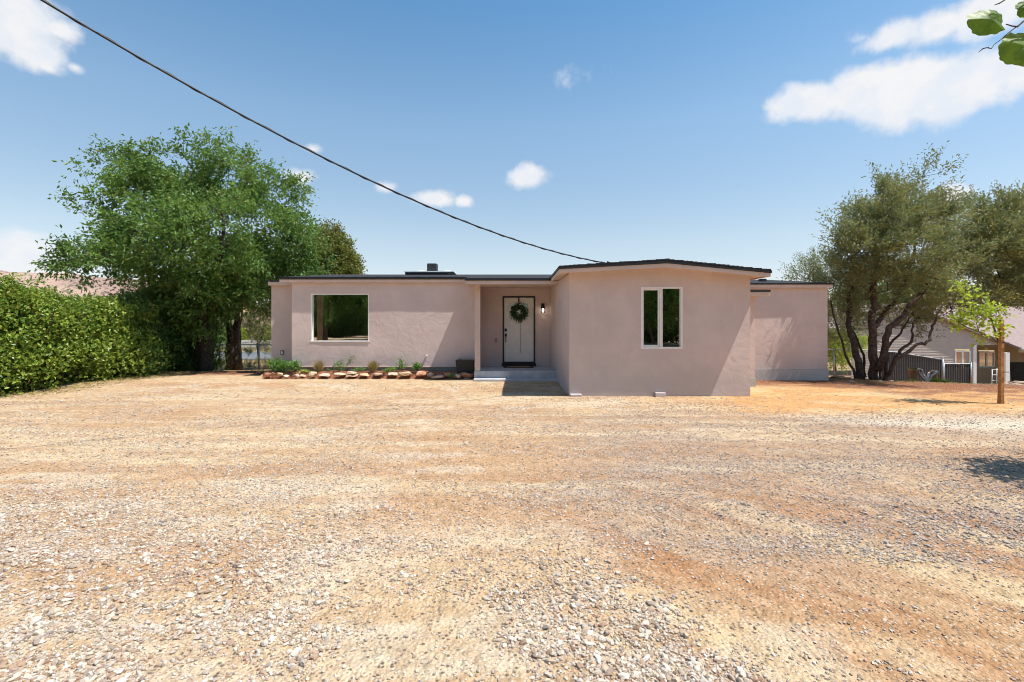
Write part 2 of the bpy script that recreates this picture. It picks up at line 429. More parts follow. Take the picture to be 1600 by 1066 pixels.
# ------------------------------------------------------------------ the ground, one sheet
def axis(segs):
    out = [segs[0][0]]
    for a, b_, st in segs:
        n = max(1, int(round((b_-a)/st))); out += list(a+(b_-a)*(np.arange(1, n+1)/n))
    return np.array(out)
xs = axis([(-900,-100,80),(-100,-25,6),(-25,-12,.6),(-12,-4,.09),(-4,4,.04),(4,12,.08),(12,25,.5),(25,100,6),(100,900,80)])
ys = axis([(-300,-20,40),(-20,1,1.5),(1,2,.1),(2,5,.035),(5,9,.06),(9,15,.09),(15,30,.5),(30,60,2),(60,300,24),(300,1800,150)])
GX, GY = np.meshgrid(xs, ys); Z = gh(GX, GY)
# colour of the soil: sand, rust-orange earth, grey gravel spread, chalky dust, red mulch
def soil(X, Y):
    X = np.asarray(X, float); Y = np.asarray(Y, float)
    sand = np.array([.64, .46, .30]); orange = np.array([.70, .39, .17]); grey = np.array([.43, .315, .255])
    chalk = np.array([.74, .66, .57]); mulch = np.array([.25, .095, .05]); rust = np.array([.52, .29, .155]); dry = np.array([.50, .38, .20])
    n1 = fbm(X*.5, Y*1.5, 21, 4); n2 = fbm(X*1.4, Y*3.6, 33, 4); n3 = fbm(X*.8, Y*.8, 55, 4)
    c = np.broadcast_to(sand, X.shape+(3,)).copy()
    def mixin(wt, k):
        nonlocal c
        wt = np.clip(wt, 0, 1)[..., None]; c = c*(1-wt)+k*wt
    mixin(.55*ss(.5, .68, n1), rust)
    mixin(.45*ss(.55, .7, n2), chalk)
    # grey gravel spread right of the middle
    wg = ss(-.5, 2.0, X+.7*(n3-.5)*4)*ss(2.6, 4.0, Y+2*(n1-.5))*(1-ss(8.2, 9.0, Y+1.2*(n3-.5)))
    mixin(.62*wg*(0.45+.9*n2), grey)
    # rust streaks low right
    wr = ss(1.0, 2.2, X)*(1-ss(2.9, 3.9, Y+1.2*(n1-.5)))
    mixin(.55*wr*ss(.3, .62, n2), rust)
    # wheel tracks running down to the right
    q_ = (X+Y)*.7071; r_ = (X-Y)*.7071; wt = ss(-.2, 1.2, X)*(1-ss(4.2, 5.6, Y)); t1_ = fbm(q_*2.4, r_*.4, 15, 4); t2_ = fbm(q_*7, r_*1.1, 16, 3)
    mixin(.75*wt*ss(.5, .66, t1_), np.array([.47, .245, .125])); mixin(.55*wt*ss(.56, .7, t2_), np.array([.42, .20, .10])); mixin(.6*wt*ss(.55, .7, 1-t1_), np.array([.72, .55, .36]))
    # bare dusty patches left of the middle
    mixin(.8*(1-ss(.2, 1.0, X))*ss(-2.4, -1.2, X)*(1-ss(3.2, 4.2, Y))*ss(.42, .6, n3), np.array([.74, .60, .47]))
    mixin(.5*ss(.5, .62, fbm(X*.45, Y*3.2, 18, 4))*ss(3.5, 5, Y)*(1-ss(10, 12, Y)), np.array([.50, .29, .165]))
    mixin(.5*ss(.56, .66, fbm(X*.5, Y*3.6, 19, 4))*ss(3.5, 5, Y)*(1-ss(10, 12, Y)), np.array([.74, .60, .43]))
    # orange earth past the gravel on the right
    wo = ss(2.6, 5.2, X+2*(n3-.5))*ss(8.1, 8.9, Y+.9*(n1-.5)+.05*(X-5))
    mixin(.95*wo, orange)
    mixin(.65*wo*ss(.42, .62, n2), chalk*np.array([1., .86, .62]))
    # chalky tongue between
    yc = 7.95-.30*(X-5.8)
    wc = ss(4.2, 6.0, X)*np.exp(-((Y-yc+.6*(n3-.5))/(.30+.22*np.clip(X-5.5, 0, 4)))**2)
    mixin(.9*wc, chalk)
    # leaf litter and mulch under the tree on the right and along the beds
    wm = ss(5.6, 7.0, X+1.5*(n3-.5))*ss(11.0+.9*(1-ss(7, 9, X)), 11.9+.8*(1-ss(7, 9, X)), Y+1.6*(n2-.5))
    mixin(.9*wm*(1-ss(19, 21, Y)), mulch)
    wm = ss(8.3, 9.3, X)*ss(9.2, 10.6, Y+1.5*(n2-.5)); mixin(.8*wm*ss(.40, .56, n2), mulch*1.3)
    wl = (1-ss(-6.6, -6.2, X+.4*(n3-.5)))*ss(13.7, 14.2, Y+.5*(n2-.5)); mixin(.9*wl*(1-ss(21, 23, Y)), mulch)
    wd = (1-ss(-9.5, -8.5, X))*(1-ss(14, 16, Y)); mixin(.7*(1-ss(.0, .9, X+11.2-.25*(Y-10.5)+.8*(n3-.5)))*(Y > 0), dry)
    mixin(ss(34, 40, Y)*.8, np.array([.42, .33, .19])); mixin(ss(22, 25, Y)*(1-ss(34, 36, Y))*.6, dry)
    return c
tint = soil(GX, GY).reshape(-1, 3)
ny, nx = GX.shape; idx = np.arange(ny*nx).reshape(ny, nx)
quads = np.stack([idx[:-1, :-1], idx[:-1, 1:], idx[1:, 1:], idx[1:, :-1]], -1).reshape(-1, 4)
me = raw_mesh('ground', np.stack([GX, GY, Z], -1).reshape(-1, 3), quads, np.full(len(quads), 4), tint, smooth=True)
tag(link('ground', me, M['ground']), 'sandy gravel yard of tan and rust earth in front of the house', kind='structure')

# far road beyond the left fence
mb = MB(); mb.add([(-70, 27, -.44), (6, 27, -.44), (6, 34, -.43), (-70, 34, -.43)], [(0, 1, 2, 3)])
tag(mb.build('road', M['asphalt']), 'grey road beyond the chain link fence', kind='structure')

# hill on the left horizon
hx = np.linspace(-900, -150, 160); hy = np.linspace(300, 700, 70); HX, HYg = np.meshgrid(hx, hy)
ridge = np.interp(HX, [-900, -430, -395, -340, -300, -262, -235, -200, -150], [52, 49, 49, 43, 39, 32, 20, 8, 0])
prof = np.exp(-((HYg-430)/75.)**2)
HZ = -6+(ridge+4)*prof*(1+.0*HX)+ (fbm(HX*.03, HYg*.03, 77, 5)-.5)*9*prof
hc = np.stack([HX*0+.30, HX*0+.20, HX*0+.17], -1)
k = ss(-330, -270, HX)[..., None]; hc = hc*(1-k)+np.array([.40, .23, .14])*k
k = ss(.45, .65, fbm(HX*.02, HYg*.08, 12, 4))[..., None]*.5; hc = hc*(1-k)+np.array([.46, .33, .25])*k
n_, m2 = HX.shape; idh = np.arange(n_*m2).reshape(n_, m2)
q = np.stack([idh[:-1, :-1], idh[:-1, 1:], idh[1:, 1:], idh[1:, :-1]], -1).reshape(-1, 4)
me = raw_mesh('hill', np.stack([HX, HYg, HZ], -1).reshape(-1, 3), q, np.full(len(q), 4), hc.reshape(-1, 3), smooth=True)
tag(link('hill', me, M['hill']), 'reddish brown desert ridge dotted with dark scrub on the horizon', kind='structure')

# ------------------------------------------------------------------ gravel
def ico(sub=0):
    if sub < 0:
        return np.array([(1,0,0),(0,1,0),(-1,0,0),(0,-1,0),(0,0,1),(0,0,-1)], float), np.array([(0,1,4),(1,2,4),(2,3,4),(3,0,4),(1,0,5),(2,1,5),(3,2,5),(0,3,5)])
    t_ = (1+5**.5)/2
    V = np.array([(-1,t_,0),(1,t_,0),(-1,-t_,0),(1,-t_,0),(0,-1,t_),(0,1,t_),(0,-1,-t_),(0,1,-t_),(t_,0,-1),(t_,0,1),(-t_,0,-1),(-t_,0,1)], float)
    V /= np.linalg.norm(V[0]); Fc = [(0,11,5),(0,5,1),(0,1,7),(0,7,10),(0,10,11),(1,5,9),(5,11,4),(11,10,2),(10,7,6),(7,1,8),(3,9,4),(3,4,2),(3,2,6),(3,6,8),(3,8,9),(4,9,5),(2,4,11),(6,2,10),(8,6,7),(9,8,1)]
    for _ in range(sub):
        V = list(map(tuple, V)); cache = {}; nf = []
        def mid_(a, b_):
            k_ = (min(a, b_), max(a, b_))
            if k_ not in cache:
                q_ = np.array(V[a])+np.array(V[b_]); q_ /= np.linalg.norm(q_); V.append(tuple(q_)); cache[k_] = len(V)-1
            return cache[k_]
        for a, b_, c_ in Fc:
            ab, bc, ca = mid_(a, b_), mid_(b_, c_), mid_(c_, a)
            nf += [(a, ab, ca), (b_, bc, ab), (c_, ca, bc), (ab, bc, ca)]
        Fc = nf; V = np.array(V)
    return np.array(V), np.array(Fc)
PAL = np.array([(.74,.68,.60),(.66,.58,.49),(.56,.44,.33),(.50,.36,.26),(.44,.35,.30),(.58,.53,.48),(.38,.24,.17),(.30,.26,.24),(.72,.62,.48)])
PALW = np.array([.22,.2,.15,.1,.09,.1,.05,.03,.06]); PALW = PALW/PALW.sum()
def pebbles(name, X, Y, S, sub, label, greyish=None, smooth=False):
    n = len(X); V0, F0 = ico(sub); nv = len(V0)
    var = [V0*(1+.5*(rng.random((nv, 1))-.5)) for _ in range(10)]
    for k_ in range(10):      # chip off flats
        for _ in range(5):
            d_ = rng.normal(size=3); d_ /= np.linalg.norm(d_); c_ = .55+.2*rng.random()
            h_ = var[k_]@d_; over = np.clip(h_-c_, 0, None); var[k_] = var[k_]-over[:, None]*d_
    var = np.array(var)[rng.integers(0, 10, n)]
    sc = np.stack([S*(.8+.6*rng.random(n)), S*(.6+.4*rng.random(n)), S*(.42+.38*rng.random(n))], -1)
    V = var*sc[:, None, :]*.5
    a = rng.random(n)*6.283; tl = rng.normal(size=n)*.25
    ca, sa, ct, st = np.cos(a), np.sin(a), np.cos(tl), np.sin(tl)
    x_, y_, z_ = V[..., 0], V[..., 1], V[..., 2]
    x2 = x_*ct[:, None]+z_*st[:, None]; z2 = -x_*st[:, None]+z_*ct[:, None]
    V = np.stack([x2*ca[:, None]-y_*sa[:, None]+X[:, None], x2*sa[:, None]+y_*ca[:, None]+Y[:, None], z2+(gh(X, Y)+S*.16)[:, None]], -1)
    FF = (F0[None]+(np.arange(n)*nv)[:, None, None]).reshape(-1, 3)
    c = PAL[rng.choice(len(PAL), n, p=PALW)]*(.55+.36*rng.random((n, 1)))*.9+.1*soil(X, Y)
    if greyish is not None:
        gw = greyish[:, None]; c = c*(1-gw)+gw*np.array([.40, .335, .30])*(.55+.8*rng.random((n, 1)))
    me_ = raw_mesh(name, V.reshape(-1, 3), FF, np.full(len(FF), 3), np.repeat(c, nv, 0), smooth)
    return tag(link(name, me_, M['pebble']), label, 'gravel', kind='stuff')
def greyw(X, Y):
    return .75*ss(-.2, 2.0, X)*ss(2.7, 4.0, Y)
def patch(X, Y):
    """how thickly stones lie: two heavy spreads near the camera, thin elsewhere"""
    n = fbm(X*1.1, Y*1.7, 40, 4); n2 = fbm(X*4, Y*5, 44, 3)
    q_ = (X+Y)*.7071; a = np.exp(-((q_-(2.36-.5*(3.04-Y)))/.36)**4)*(1-ss(3.05, 3.35, Y+.4*(n-.5)))
    l_ = (1-ss(-1.5, -.5, X+.6*(n-.5)))*(1-ss(3.6, 4.6, Y+1.2*(n-.5)))
    l_ = l_*ss(-.55, -.25, -(X+.75)) if False else l_
    r_ = ss(1.9, 3.2, X)*np.exp(-((Y-(3.6+.05*X))/.55)**2)*.8
    base = .07+.34*ss(.50, .68, n)
    return np.clip(np.maximum.reduce([a*1.15, l_*.85, r_, base])*(.35+1.1*ss(.3, .62, n2)), 0, 1)
def scatter(n, y0, y1, power, dens):
    uu = rng.random(n*4)
    Y = (y0**(1-power)+uu*(y1**(1-power)-y0**(1-power)))**(1/(1-power)) if power != 1 else y0*(y1/y0)**uu
    X = (rng.random(n*4)*2-1)*(1.12*Y+.5)
    keep = rng.random(n*4) < dens(X, Y); X, Y = X[keep][:n], Y[keep][:n]
    ok = ~((Y > 10.45) & (X > .9) & (X < 6.2)) & ~((Y > 12.2) & (X < 1.2)) & ~((Y > 13.2))
    return X[ok], Y[ok]
X, Y = scatter(2600, 1.9, 4.6, 1.6, lambda x, y: np.clip(patch(x, y)-.25, 0, 1))
S = .024+.020*rng.random(len(X))**1.6; pebbles('gravel_coarse', X, Y, S, 1, 'pale chipped stones the size of walnuts lying in the near gravel', greyw(X, Y))
X, Y = scatter(44000, 1.9, 6.5, 1.7, patch)
S = .008+.018*rng.random(len(X))**2.2; pebbles('gravel', X, Y, S, 0, 'mixed pale and rust pebbles covering the near ground', greyw(X, Y))
X, Y = scatter(80000, 3.2, 13.2, 1.15, lambda x, y: np.where((x > 4.5) & (y > 8.6), .25, .75)*(.25+.9*ss(.4, .62, fbm(x*.9, y*2, 60, 4))))
S = (.012+.030*rng.random(len(X))**2.5)*(.75+.03*Y); pebbles('gravel_far', X, Y, S, -1, 'small grey and tan stones scattered up to the house', greyw(X, Y))

# ------------------------------------------------------------------ foliage helpers
def unit(a): return a/np.maximum(np.linalg.norm(a, axis=-1, keepdims=True), 1e-9)
def leaf_mesh(name, pos, dr, nrm, L, W, t1, t2, off=(0, 0, 0), fold=.18):
    n = len(pos); dr = unit(dr); sd = unit(np.cross(dr, nrm)); up = np.cross(sd, dr)
    L = np.broadcast_to(L, (n,))[:, None]; W = np.broadcast_to(W, (n,))[:, None]
    b_ = pos; tip = pos+dr*L-up*L*.12
    l_ = pos+dr*L*.48+sd*W*.5+up*W*fold; r_ = pos+dr*L*.48-sd*W*.5+up*W*fold
    V = np.stack([b_, r_, tip, l_], 1).reshape(-1, 3)-np.array(off)
    Fc = np.arange(n*4).reshape(n, 4)
    c = np.zeros((n, 3)); c[:, 0] = t1; c[:, 1] = t2
    return raw_mesh(name, V, Fc, np.full(n, 4), np.repeat(c, 4, 0))
def sprays(centres, outward, m_tw, k_lv, tw_len, spread, leafL, jitter=.6, up=.3, droop=0., bias=(0, 0, 0)):
    """leaves set along twigs that fan out of every cluster"""
    n = len(centres)
    d = unit(outward)[:, None, :]*.8+rng.normal(size=(n, m_tw, 3))*jitter+np.array(bias)
    d[..., 2] += up; d = unit(d)
    st = centres[:, None, :]+rng.normal(size=(n, m_tw, 3))*spread
    ln = tw_len*(.5+.8*rng.random((n, m_tw, 1, 1)))
    s_ = ((np.arange(k_lv)+.6)/k_lv)[None, None, :, None]
    pos = st[:, :, None, :]+d[:, :, None, :]*s_*ln; pos[..., 2] -= (s_[..., 0]**2)*droop*ln[..., 0]
    pos = pos+rng.normal(size=pos.shape)*leafL*.35
    ld = d[:, :, None, :]*.7+rng.normal(size=pos.shape)*.55; ld[..., 2] -= droop
    nr = rng.normal(size=pos.shape)*.7; nr[..., 2] += .7
    return pos.reshape(-1, 3), unit(ld.reshape(-1, 3)), nr.reshape(-1, 3)
def blob_points(blobs_, n, shell=.0):
    """points in a union of ellipsoids, ((x,y,z),(rx,ry,rz)); thicker towards the skin"""
    vol = np.array([b_[1][0]*b_[1][1]*b_[1][2] for b_ in blobs_])**.62; vol = vol/vol.sum()
    k_ = np.searchsorted(np.cumsum(vol), (np.arange(n)+.5)/n*.99999); C = np.array([b_[0] for b_ in blobs_])[k_]; Rr = np.array([b_[1] for b_ in blobs_])[k_]
    d = unit(rng.normal(size=(n, 3))); r_ = (shell+(1-shell)*rng.random((n, 1)))**(1/2.4)
    return C+d*Rr*r_, d*Rr, k_
class Tree:
    def __init__(s): s.p = []; s.par = []; s.r = []
    def limb(s, pts, r0, r1, parent=-1):
        pts = [np.array(q_, float) for q_ in pts]; n = len(pts); ids = []
        if parent == 'near':
            dd = [np.linalg.norm(q_-pts[0]) for q_ in s.p]; parent = int(np.argmin(dd))
        prev = parent
        k0 = 0
        for i in range(n-1):
            for j in range(3):
                f = j/3; q_ = pts[i]*(1-f)+pts[i+1]*f
                if i or j: q_ = q_+rng.normal(size=3)*min(r0, .08)*.35
                tt = (i+f)/(n-1); s.p.append(q_); s.par.append(prev); s.r.append(r0*(1-tt)+r1*tt); prev = len(s.p)-1; ids.append(prev)
        s.p.append(pts[-1]); s.par.append(prev); s.r.append(r1); ids.append(len(s.p)-1)
        return ids
    def attach(s, C, seg=.45, sag=.12, minz=None):
        C = np.array(C); Pn = np.array(s.p); base = Pn[0]
        d0 = np.min(np.linalg.norm(C[:, None]-Pn[None], axis=2), axis=1); order = np.argsort(d0)
        for ci in order:
            c_ = C[ci]; Pn = np.array(s.p); d_ = np.linalg.norm(Pn-c_, axis=1)
            pen = np.clip(np.linalg.norm(Pn-base, axis=1)-np.linalg.norm(c_-base), 0, None)
            low = (Pn[:, 2] < base[2]+.5)*1.5
            j = int(np.argmin(d_+pen*1.5+low)); a = Pn[j]; L = d_[j]; k_ = max(1, int(L/seg)); prev = j
            bow = rng.normal(size=3)*L*.10; bow[2] += sag*L
            for i in range(1, k_+1):
                f = i/k_; q_ = a*(1-f)+c_*f+bow*math.sin(math.pi*f)+(rng.normal(size=3)*.03 if i < k_ else 0)
                s.p.append(q_); s.par.append(prev); s.r.append(0.004); prev = len(s.p)-1
    def finish(s, tip=.006, expo=2.4):
        n = len(s.p); acc = np.zeros(n); ch = [[] for _ in range(n)]
        for i, q_ in enumerate(s.par):
            if q_ >= 0: ch[q_].append(i)
        rr = np.zeros(n)
        for i in range(n-1, -1, -1):
            rr[i] = max(tip, acc[i]**(1/expo)) if acc[i] > 0 else tip
            if s.par[i] >= 0: acc[s.par[i]] += rr[i]**expo
        s.r = np.maximum(np.minimum(rr, np.maximum(np.array(s.r), .03)), s.r); s.ch = ch
        return s
    def mesh(s, mb):
        done = set(); n = len(s.p); roots = [i for i in range(n) if s.par[i] < 0]
        stack = [(i, None) for i in roots]
        while stack:
            i, frm = stack.pop(); line = ([frm] if frm is not None else [])+[i]; cur = i
            while s.ch[cur]:
                c_ = sorted(s.ch[cur], key=lambda q_: -s.r[q_]); nxt = c_[0]
                for o_ in c_[1:]: stack.append((o_, cur))
                line.append(nxt); cur = nxt
            if len(line) < 2: continue
            rad = [s.r[j] for j in line]
            if frm is not None: rad[0] = min(rad[0], rad[1]*1.25)
            mx = max(rad); sides = 9 if mx > .06 else 6 if mx > .025 else 4 if mx > .01 else 3
            mb.tube([s.p[j] for j in line], rad, sides, cap=sides > 4)
        return mb
def pxblobs(lst, Y0, depth, shrink=0.):
    out = []
    for (x, y, r_, dyy) in lst:
        Yb = Y0+dyy; rr = max(r_-shrink, r_*.35)/F*Yb; out.append((tuple(P(x, y, Yb)), (rr, rr*depth, rr*.85)))
    return out
def make_tree(name, label, cat, base, limbs, bl, n_cl, mat, bark, leafL, leafW, m_tw, k_lv, tw_len, spread, jitter=.6, up=.3,
              droop=0., bias=(0, 0, 0), shell=.25, group=None, yellow=.05, crown_name='crown', clump=1, csize=.3, shoots=0.):
    root = empty(name, base, label, cat, group)
    T = Tree(); first = True
    for L_ in limbs:
        T.limb(L_[0], L_[1], L_[2], -1 if (first or L_[3] == 'root') else 'near'); first = False
    ng = max(1, n_cl//clump); C0, o0, k_ = blob_points(bl, ng, shell)
    out = np.repeat(o0, clump, 0); C = np.repeat(C0, clump, 0)
    if clump > 1:
        C = C+rng.normal(size=C.shape)*np.array([1, 1, .8])*csize; out = out+(C-np.repeat(C0, clump, 0))*1.2
        if shoots:   # long shoots that break the outline
            k2 = rng.integers(0, len(C), int(len(C)*shoots)); C[k2] = C[k2]+unit(out[k2]+np.array(bias)*1.5+np.array([0, 0, .25]))*(.25+.5*rng.random((len(k2), 1)))
    T.attach(C); T.finish()
    mb_ = T.mesh(MB()); mb_.build('trunk', bark, root, smooth=True)
    pos, ld, nr = sprays(C, out, m_tw, k_lv, tw_len, spread, leafL, jitter, up, droop, bias)
    n = len(pos); per = m_tw*k_lv
    t1 = np.clip(np.repeat(np.repeat(rng.random(ng), clump)*.45+rng.random(len(C))*.15, per)+rng.random(n)*.55, 0, 1)
    t2 = (rng.random(n) < yellow)*(.3+.5*rng.random(n))+np.repeat((rng.random(len(C)) < yellow)*.25, per)
    me_ = leaf_mesh('crown', pos, ld, nr, leafL*(.7+.6*rng.random(n)), leafW*(.7+.6*rng.random(n)), t1, t2, off=base)
    link(crown_name, me_, mat, root)
    return root
def copy_tree(o, loc, rz=0, scale=1., label=None):
    c_ = o.copy(); COL.objects.link(c_); c_.location = loc; c_.rotation_euler = (0, 0, rz); c_.scale = (scale,)*3
    if label: c_['label'] = label
    for ch_ in list(o.children):
        d_ = ch_.copy(); COL.objects.link(d_); d_.parent = c_
    return c_


# ------------------------------------------------------------------ the house
house = empty('house', (0, 13.4, 0), 'single storey pale mauve stucco house with low black roof and gabled front wing', 'house')
def zpx(y, Y): return CAMZ+(HY-y)/F*Y
def xpx(x, Y): return (x-800)/F*Y
def grid_wall(name, x0, x1, z0, ztop, y, holes=(), thick=.16, mat=None, amp=.008, cell=.09, parent=house, seed=1, x_shift=None, slab=True):
    """a stuccoed wall whose face is slightly wavy, as trowelled; openings are left out"""
    zt = ztop if callable(ztop) else (lambda x: np.full_like(np.asarray(x, float), ztop))
    zmax = float(np.max(zt(np.array([x0, x1, (x0+x1)/2]))))
    def lines(a, b_, stops):
        st = sorted(set([a, b_]+[q for q in stops if a < q < b_])); out = [st[0]]
        for p_, q_ in zip(st, st[1:]):
            n = max(1, int(round((q_-p_)/cell))); out += [p_+(q_-p_)*(i+1)/n for i in range(n)]
        return np.array(out)
    lx = lines(x0, x1, [h_[0] for h_ in holes]+[h_[1] for h_ in holes]); lz = lines(z0, zmax, [h_[2] for h_ in holes]+[h_[3] for h_ in holes])
    A, B = np.meshgrid(lx, lz)
    s_ = np.where(B > zmax-.5, (zmax-B)/.5, 1.0)
    B2 = np.where(B > zmax-.5, zt(A)-(s_)*(zt(A)-(zmax-.5)), B)
    Yw = y+amp*2*(fbm(A*.8+seed, B2*.9, 90+seed, 3)-.5)+amp*.5*(fbm(A*4, B2*4, 95+seed, 2)-.5)
    V = np.stack([A, Yw, B2], -1).reshape(-1, 3); nzz, nxx = A.shape; id_ = np.arange(nzz*nxx).reshape(nzz, nxx)
    cx = (lx[:-1]+lx[1:])/2; cz = (lz[:-1]+lz[1:])/2
    CX, CZ = np.meshgrid(cx, cz); keep = np.ones(CX.shape, bool)
    for h_ in holes: keep &= ~((CX > h_[0]) & (CX < h_[1]) & (CZ > h_[2]) & (CZ < h_[3]))
    q = np.stack([id_[:-1, :-1], id_[:-1, 1:], id_[1:, 1:], id_[1:, :-1]], -1)[keep]
    m2 = MB(); m2.V = [tuple(v_) for v_ in V]; m2.F = [tuple(f_) for f_ in q]
    if slab:   # the body of the wall behind its face, with reveals at the openings
        yb = y+amp*2+.004; X_ = [x0]+sorted(sum([[h_[0], h_[1]] for h_ in holes], []))+[x1]
        if not holes: m2.box(x0, x1, yb, y+thick, z0, min(float(zt(x0)), float(zt(x1)))-.002)
        else:
            h_ = holes[0]
            m2.box(x0, h_[0], yb, y+thick, z0, zmax-.15); m2.box(h_[1], x1, yb, y+thick, z0, zmax-.15)
            m2.box(h_[0], h_[1], yb, y+thick, z0, h_[2]); m2.box(h_[0], h_[1], yb, y+thick, h_[3], zmax-.15)
        # close the ends
        for xe in (x0, x1): m2.add([(xe, y, z0), (xe, y+thick, z0), (xe, y+thick, float(zt(xe))), (xe, y, float(zt(xe)))], [(0, 1, 2, 3)])
    o = m2.build(name, mat or M['stucco'], parent)
    o.data.polygons.foreach_set('use_smooth', [True]*len(q)+[False]*(len(o.data.polygons)-len(q)))
    return o
YW = 13.4
# left wall with the picture window
LWx0, LWx1 = xpx(456, YW), -.95
lw = (xpx(485.5, YW), xpx(576.5, YW), zpx(534, YW), zpx(459, YW))
grid_wall('wall', LWx0, LWx1, .385, 2.80, YW, [lw], amp=.010, seed=3)
MB().box(LWx0+.02, LWx1, YW+.03, YW+.3, -.2, .383).build('foundation', M['foundation_dark'], house)
MB().box(LWx0, LWx1, YW-.018, YW+.028, .372, .385).build('drip_edge', M['trim'], house)
# side of the left wall and the recessed wall further left
MB().box(LWx0, LWx0+.16, YW+.17, 14.2, -.2, 2.84).build('wall', M['stucco'], house)
RX0 = xpx(424, 14.2)
grid_wall('wall', RX0, LWx0+.1, -.2, 2.80, 14.2, [], amp=.006, seed=5)
MB().box(RX0, RX0+.15, 14.365, 18.5, -.3, 2.80).build('wall', M['stucco'], house)
# right wall and its foundation
RWx1 = xpx(1293, YW)
grid_wall('wall', 5.3, RWx1, zpx(577, YW), 2.72, YW, [], amp=.010, seed=8)
MB().box(5.3, RWx1+.015, YW-.022, YW+.25, -.25, zpx(577.2, YW)).build('foundation', M['foundation'], house)
MB().box(RWx1-.15, RWx1-.002, YW+.165, 19.5, .33, 2.70).build('wall', M['stucco'], house)
# back wall, so that the place is closed
MB().box(RX0+.16, RWx1-.16, 19.8, 20, -.5, 2.66).build('wall', M['stucco'], house)
# porch walls
YD = 14.15
dr = (xpx(785.3, YD), xpx(836.2, YD), .33, zpx(463, YD))
grid_wall('wall', -1.0, 1.16, .33, 2.66, YD, [dr], amp=.004, seed=11)
MB().box(-1.10, -1.0, YW+.165, YD+.1, .1, 2.66).build('wall', M['stucco'], house)
# front wing: front face, the two sides
YF = 10.5; WX0 = xpx(889.7, YF); WX1 = xpx(1172.3, YF)
def rz(x):   # underside of the wing roof
    x = np.asarray(x, float); return .04+np.where(x < 3.28, 2.665+(x-1.0)*(.120/2.28), 2.785-(x-3.28)*(.205/2.187))
ww = (xpx(1001.5, YF), xpx(1066.5, YF), zpx(545, YF), zpx(448.5, YF))
def ztw(x):
    return rz(x)
# the face follows the roof slope in two leaves joined at the ridge
grid_wall('wall', WX0, 3.28, .0, ztw, YF, [(ww[0], min(ww[1], 3.28), ww[2], ww[3])], amp=.005, seed=14, thick=.14)
grid_wall('wall', 3.28, WX1, .0, ztw, YF, [(3.28, ww[1], ww[2], ww[3])], amp=.005, seed=14, thick=.14)
xs0, xs1 = WX0, WX0-.135
mb = MB(); mb.add([(xs0, YF+.001, -.1), (xs1, YD, -.1), (xs1, YD, 2.70), (xs0, YF+.001, 2.68),
                   (xs0+.14, YF+.141, -.1), (xs1+.14, YD, -.1), (xs1+.14, YD, 2.70), (xs0+.14, YF+.141, 2.68)],
                  [(0, 3, 2, 1), (4, 5, 6, 7), (0, 1, 5, 4), (3, 7, 6, 2), (0, 4, 7, 3), (1, 2, 6, 5)])
mb.build('wall', M['stucco'], house)
MB().box(WX1-.14, WX1, YF+.142, YW+.3, -.1, 2.57).build('wall', M['stucco'], house)
MB().box(WX0+.05, WX1-.05, YF+.06, YF+.12, -.3, -.03).build('foundation', M['black_matte'], house)  # recessed base coloured black, standing in for the shaded gap
# small plastered footing blocks
MB().box(xpx(1024.5, 10.4), xpx(1041, 10.4), 10.40, 10.498, -.05, zpx(613.5, 10.45)).build('footing_block', M['stucco'], house, bevel=.012)
MB().box(xpx(891, 10.4), xpx(909, 10.4), 10.38, 10.498, -.05, zpx(615.5, 10.45))  .build('footing_block', M['stucco'], house, bevel=.012)
# low bump-out between the wing and the right wall
BX1 = xpx(1179.5, 12.1)
MB().box(WX1+.01, BX1, 12.1, YW-.02, .22, 2.36).build('wall', M['stucco'], house)
MB().box(WX1+.01, BX1+.015, 12.085, YW-.02, -.2, .215).build('foundation', M['foundation'], house)
MB().box(WX1+.003, xpx(1203.5, 11.8), 11.8, YW-.03, zpx(462, 11.8), zpx(456.4, 11.8)).build('fascia', M['trim'], house)
MB().box(WX1+.003, xpx(1204.3, 11.78), 11.78, YW-.03, zpx(456.3, 11.78), zpx(452.6, 11.78)).build('roof', M['shingle'], house)

# roofs ------------------------------------------------------------
EX0 = xpx(436.5, 13.3); RIDGE = 17.0
def slope_roof(x0, x1, ye, ze, s, ridge=RIDGE, thick=.062, ov=.012, name='roof'):
    zr = ze+s*(ridge-ye); 
    o = MB().prism_x([(ye-ov, ze-ov*s), (ridge, zr), (ridge+4.2, zr-s*4.2), (ridge+4.2, zr-s*4.2-thick), (ridge, zr-thick), (ye-ov, ze-ov*s-thick)][::-1], x0-ov, x1+ov).build(name, M['shingle'], house)
    f = MB().prism_x([(ye, ze-thick-.003), (ridge-.2, zr-.2*s-thick-.003), (ridge-.2, zr-.2*s-thick-.09), (ye, ze-thick-.085)][::-1], x0, x1).build('fascia', M['trim'], house)
    return o
slope_roof(EX0, 2.0, 13.3, 2.877, .12)
# porch roof carries the slope forward
mb = MB().prism_x([(12.288, 2.752), (13.284, 2.873), (13.284, 2.811), (12.288, 2.690)][::-1], xpx(727, 12.3)-.01, 1.35); mb.build('porch_roof', M['shingle'], house)
MB().box(xpx(727, 12.3), 1.24, 12.3, 12.42, 2.600, 2.688).build('fascia', M['trim'], house)
MB().box(xpx(727, 12.3)+.002, 1.24, 12.421, YW-.005, 2.625, 2.75).build('porch_ceiling', M['trim'], house)
MB().box(-.99, 1.24, YW, YD+.2, 2.628, 2.70).build('porch_ceiling', M['trim'], house)
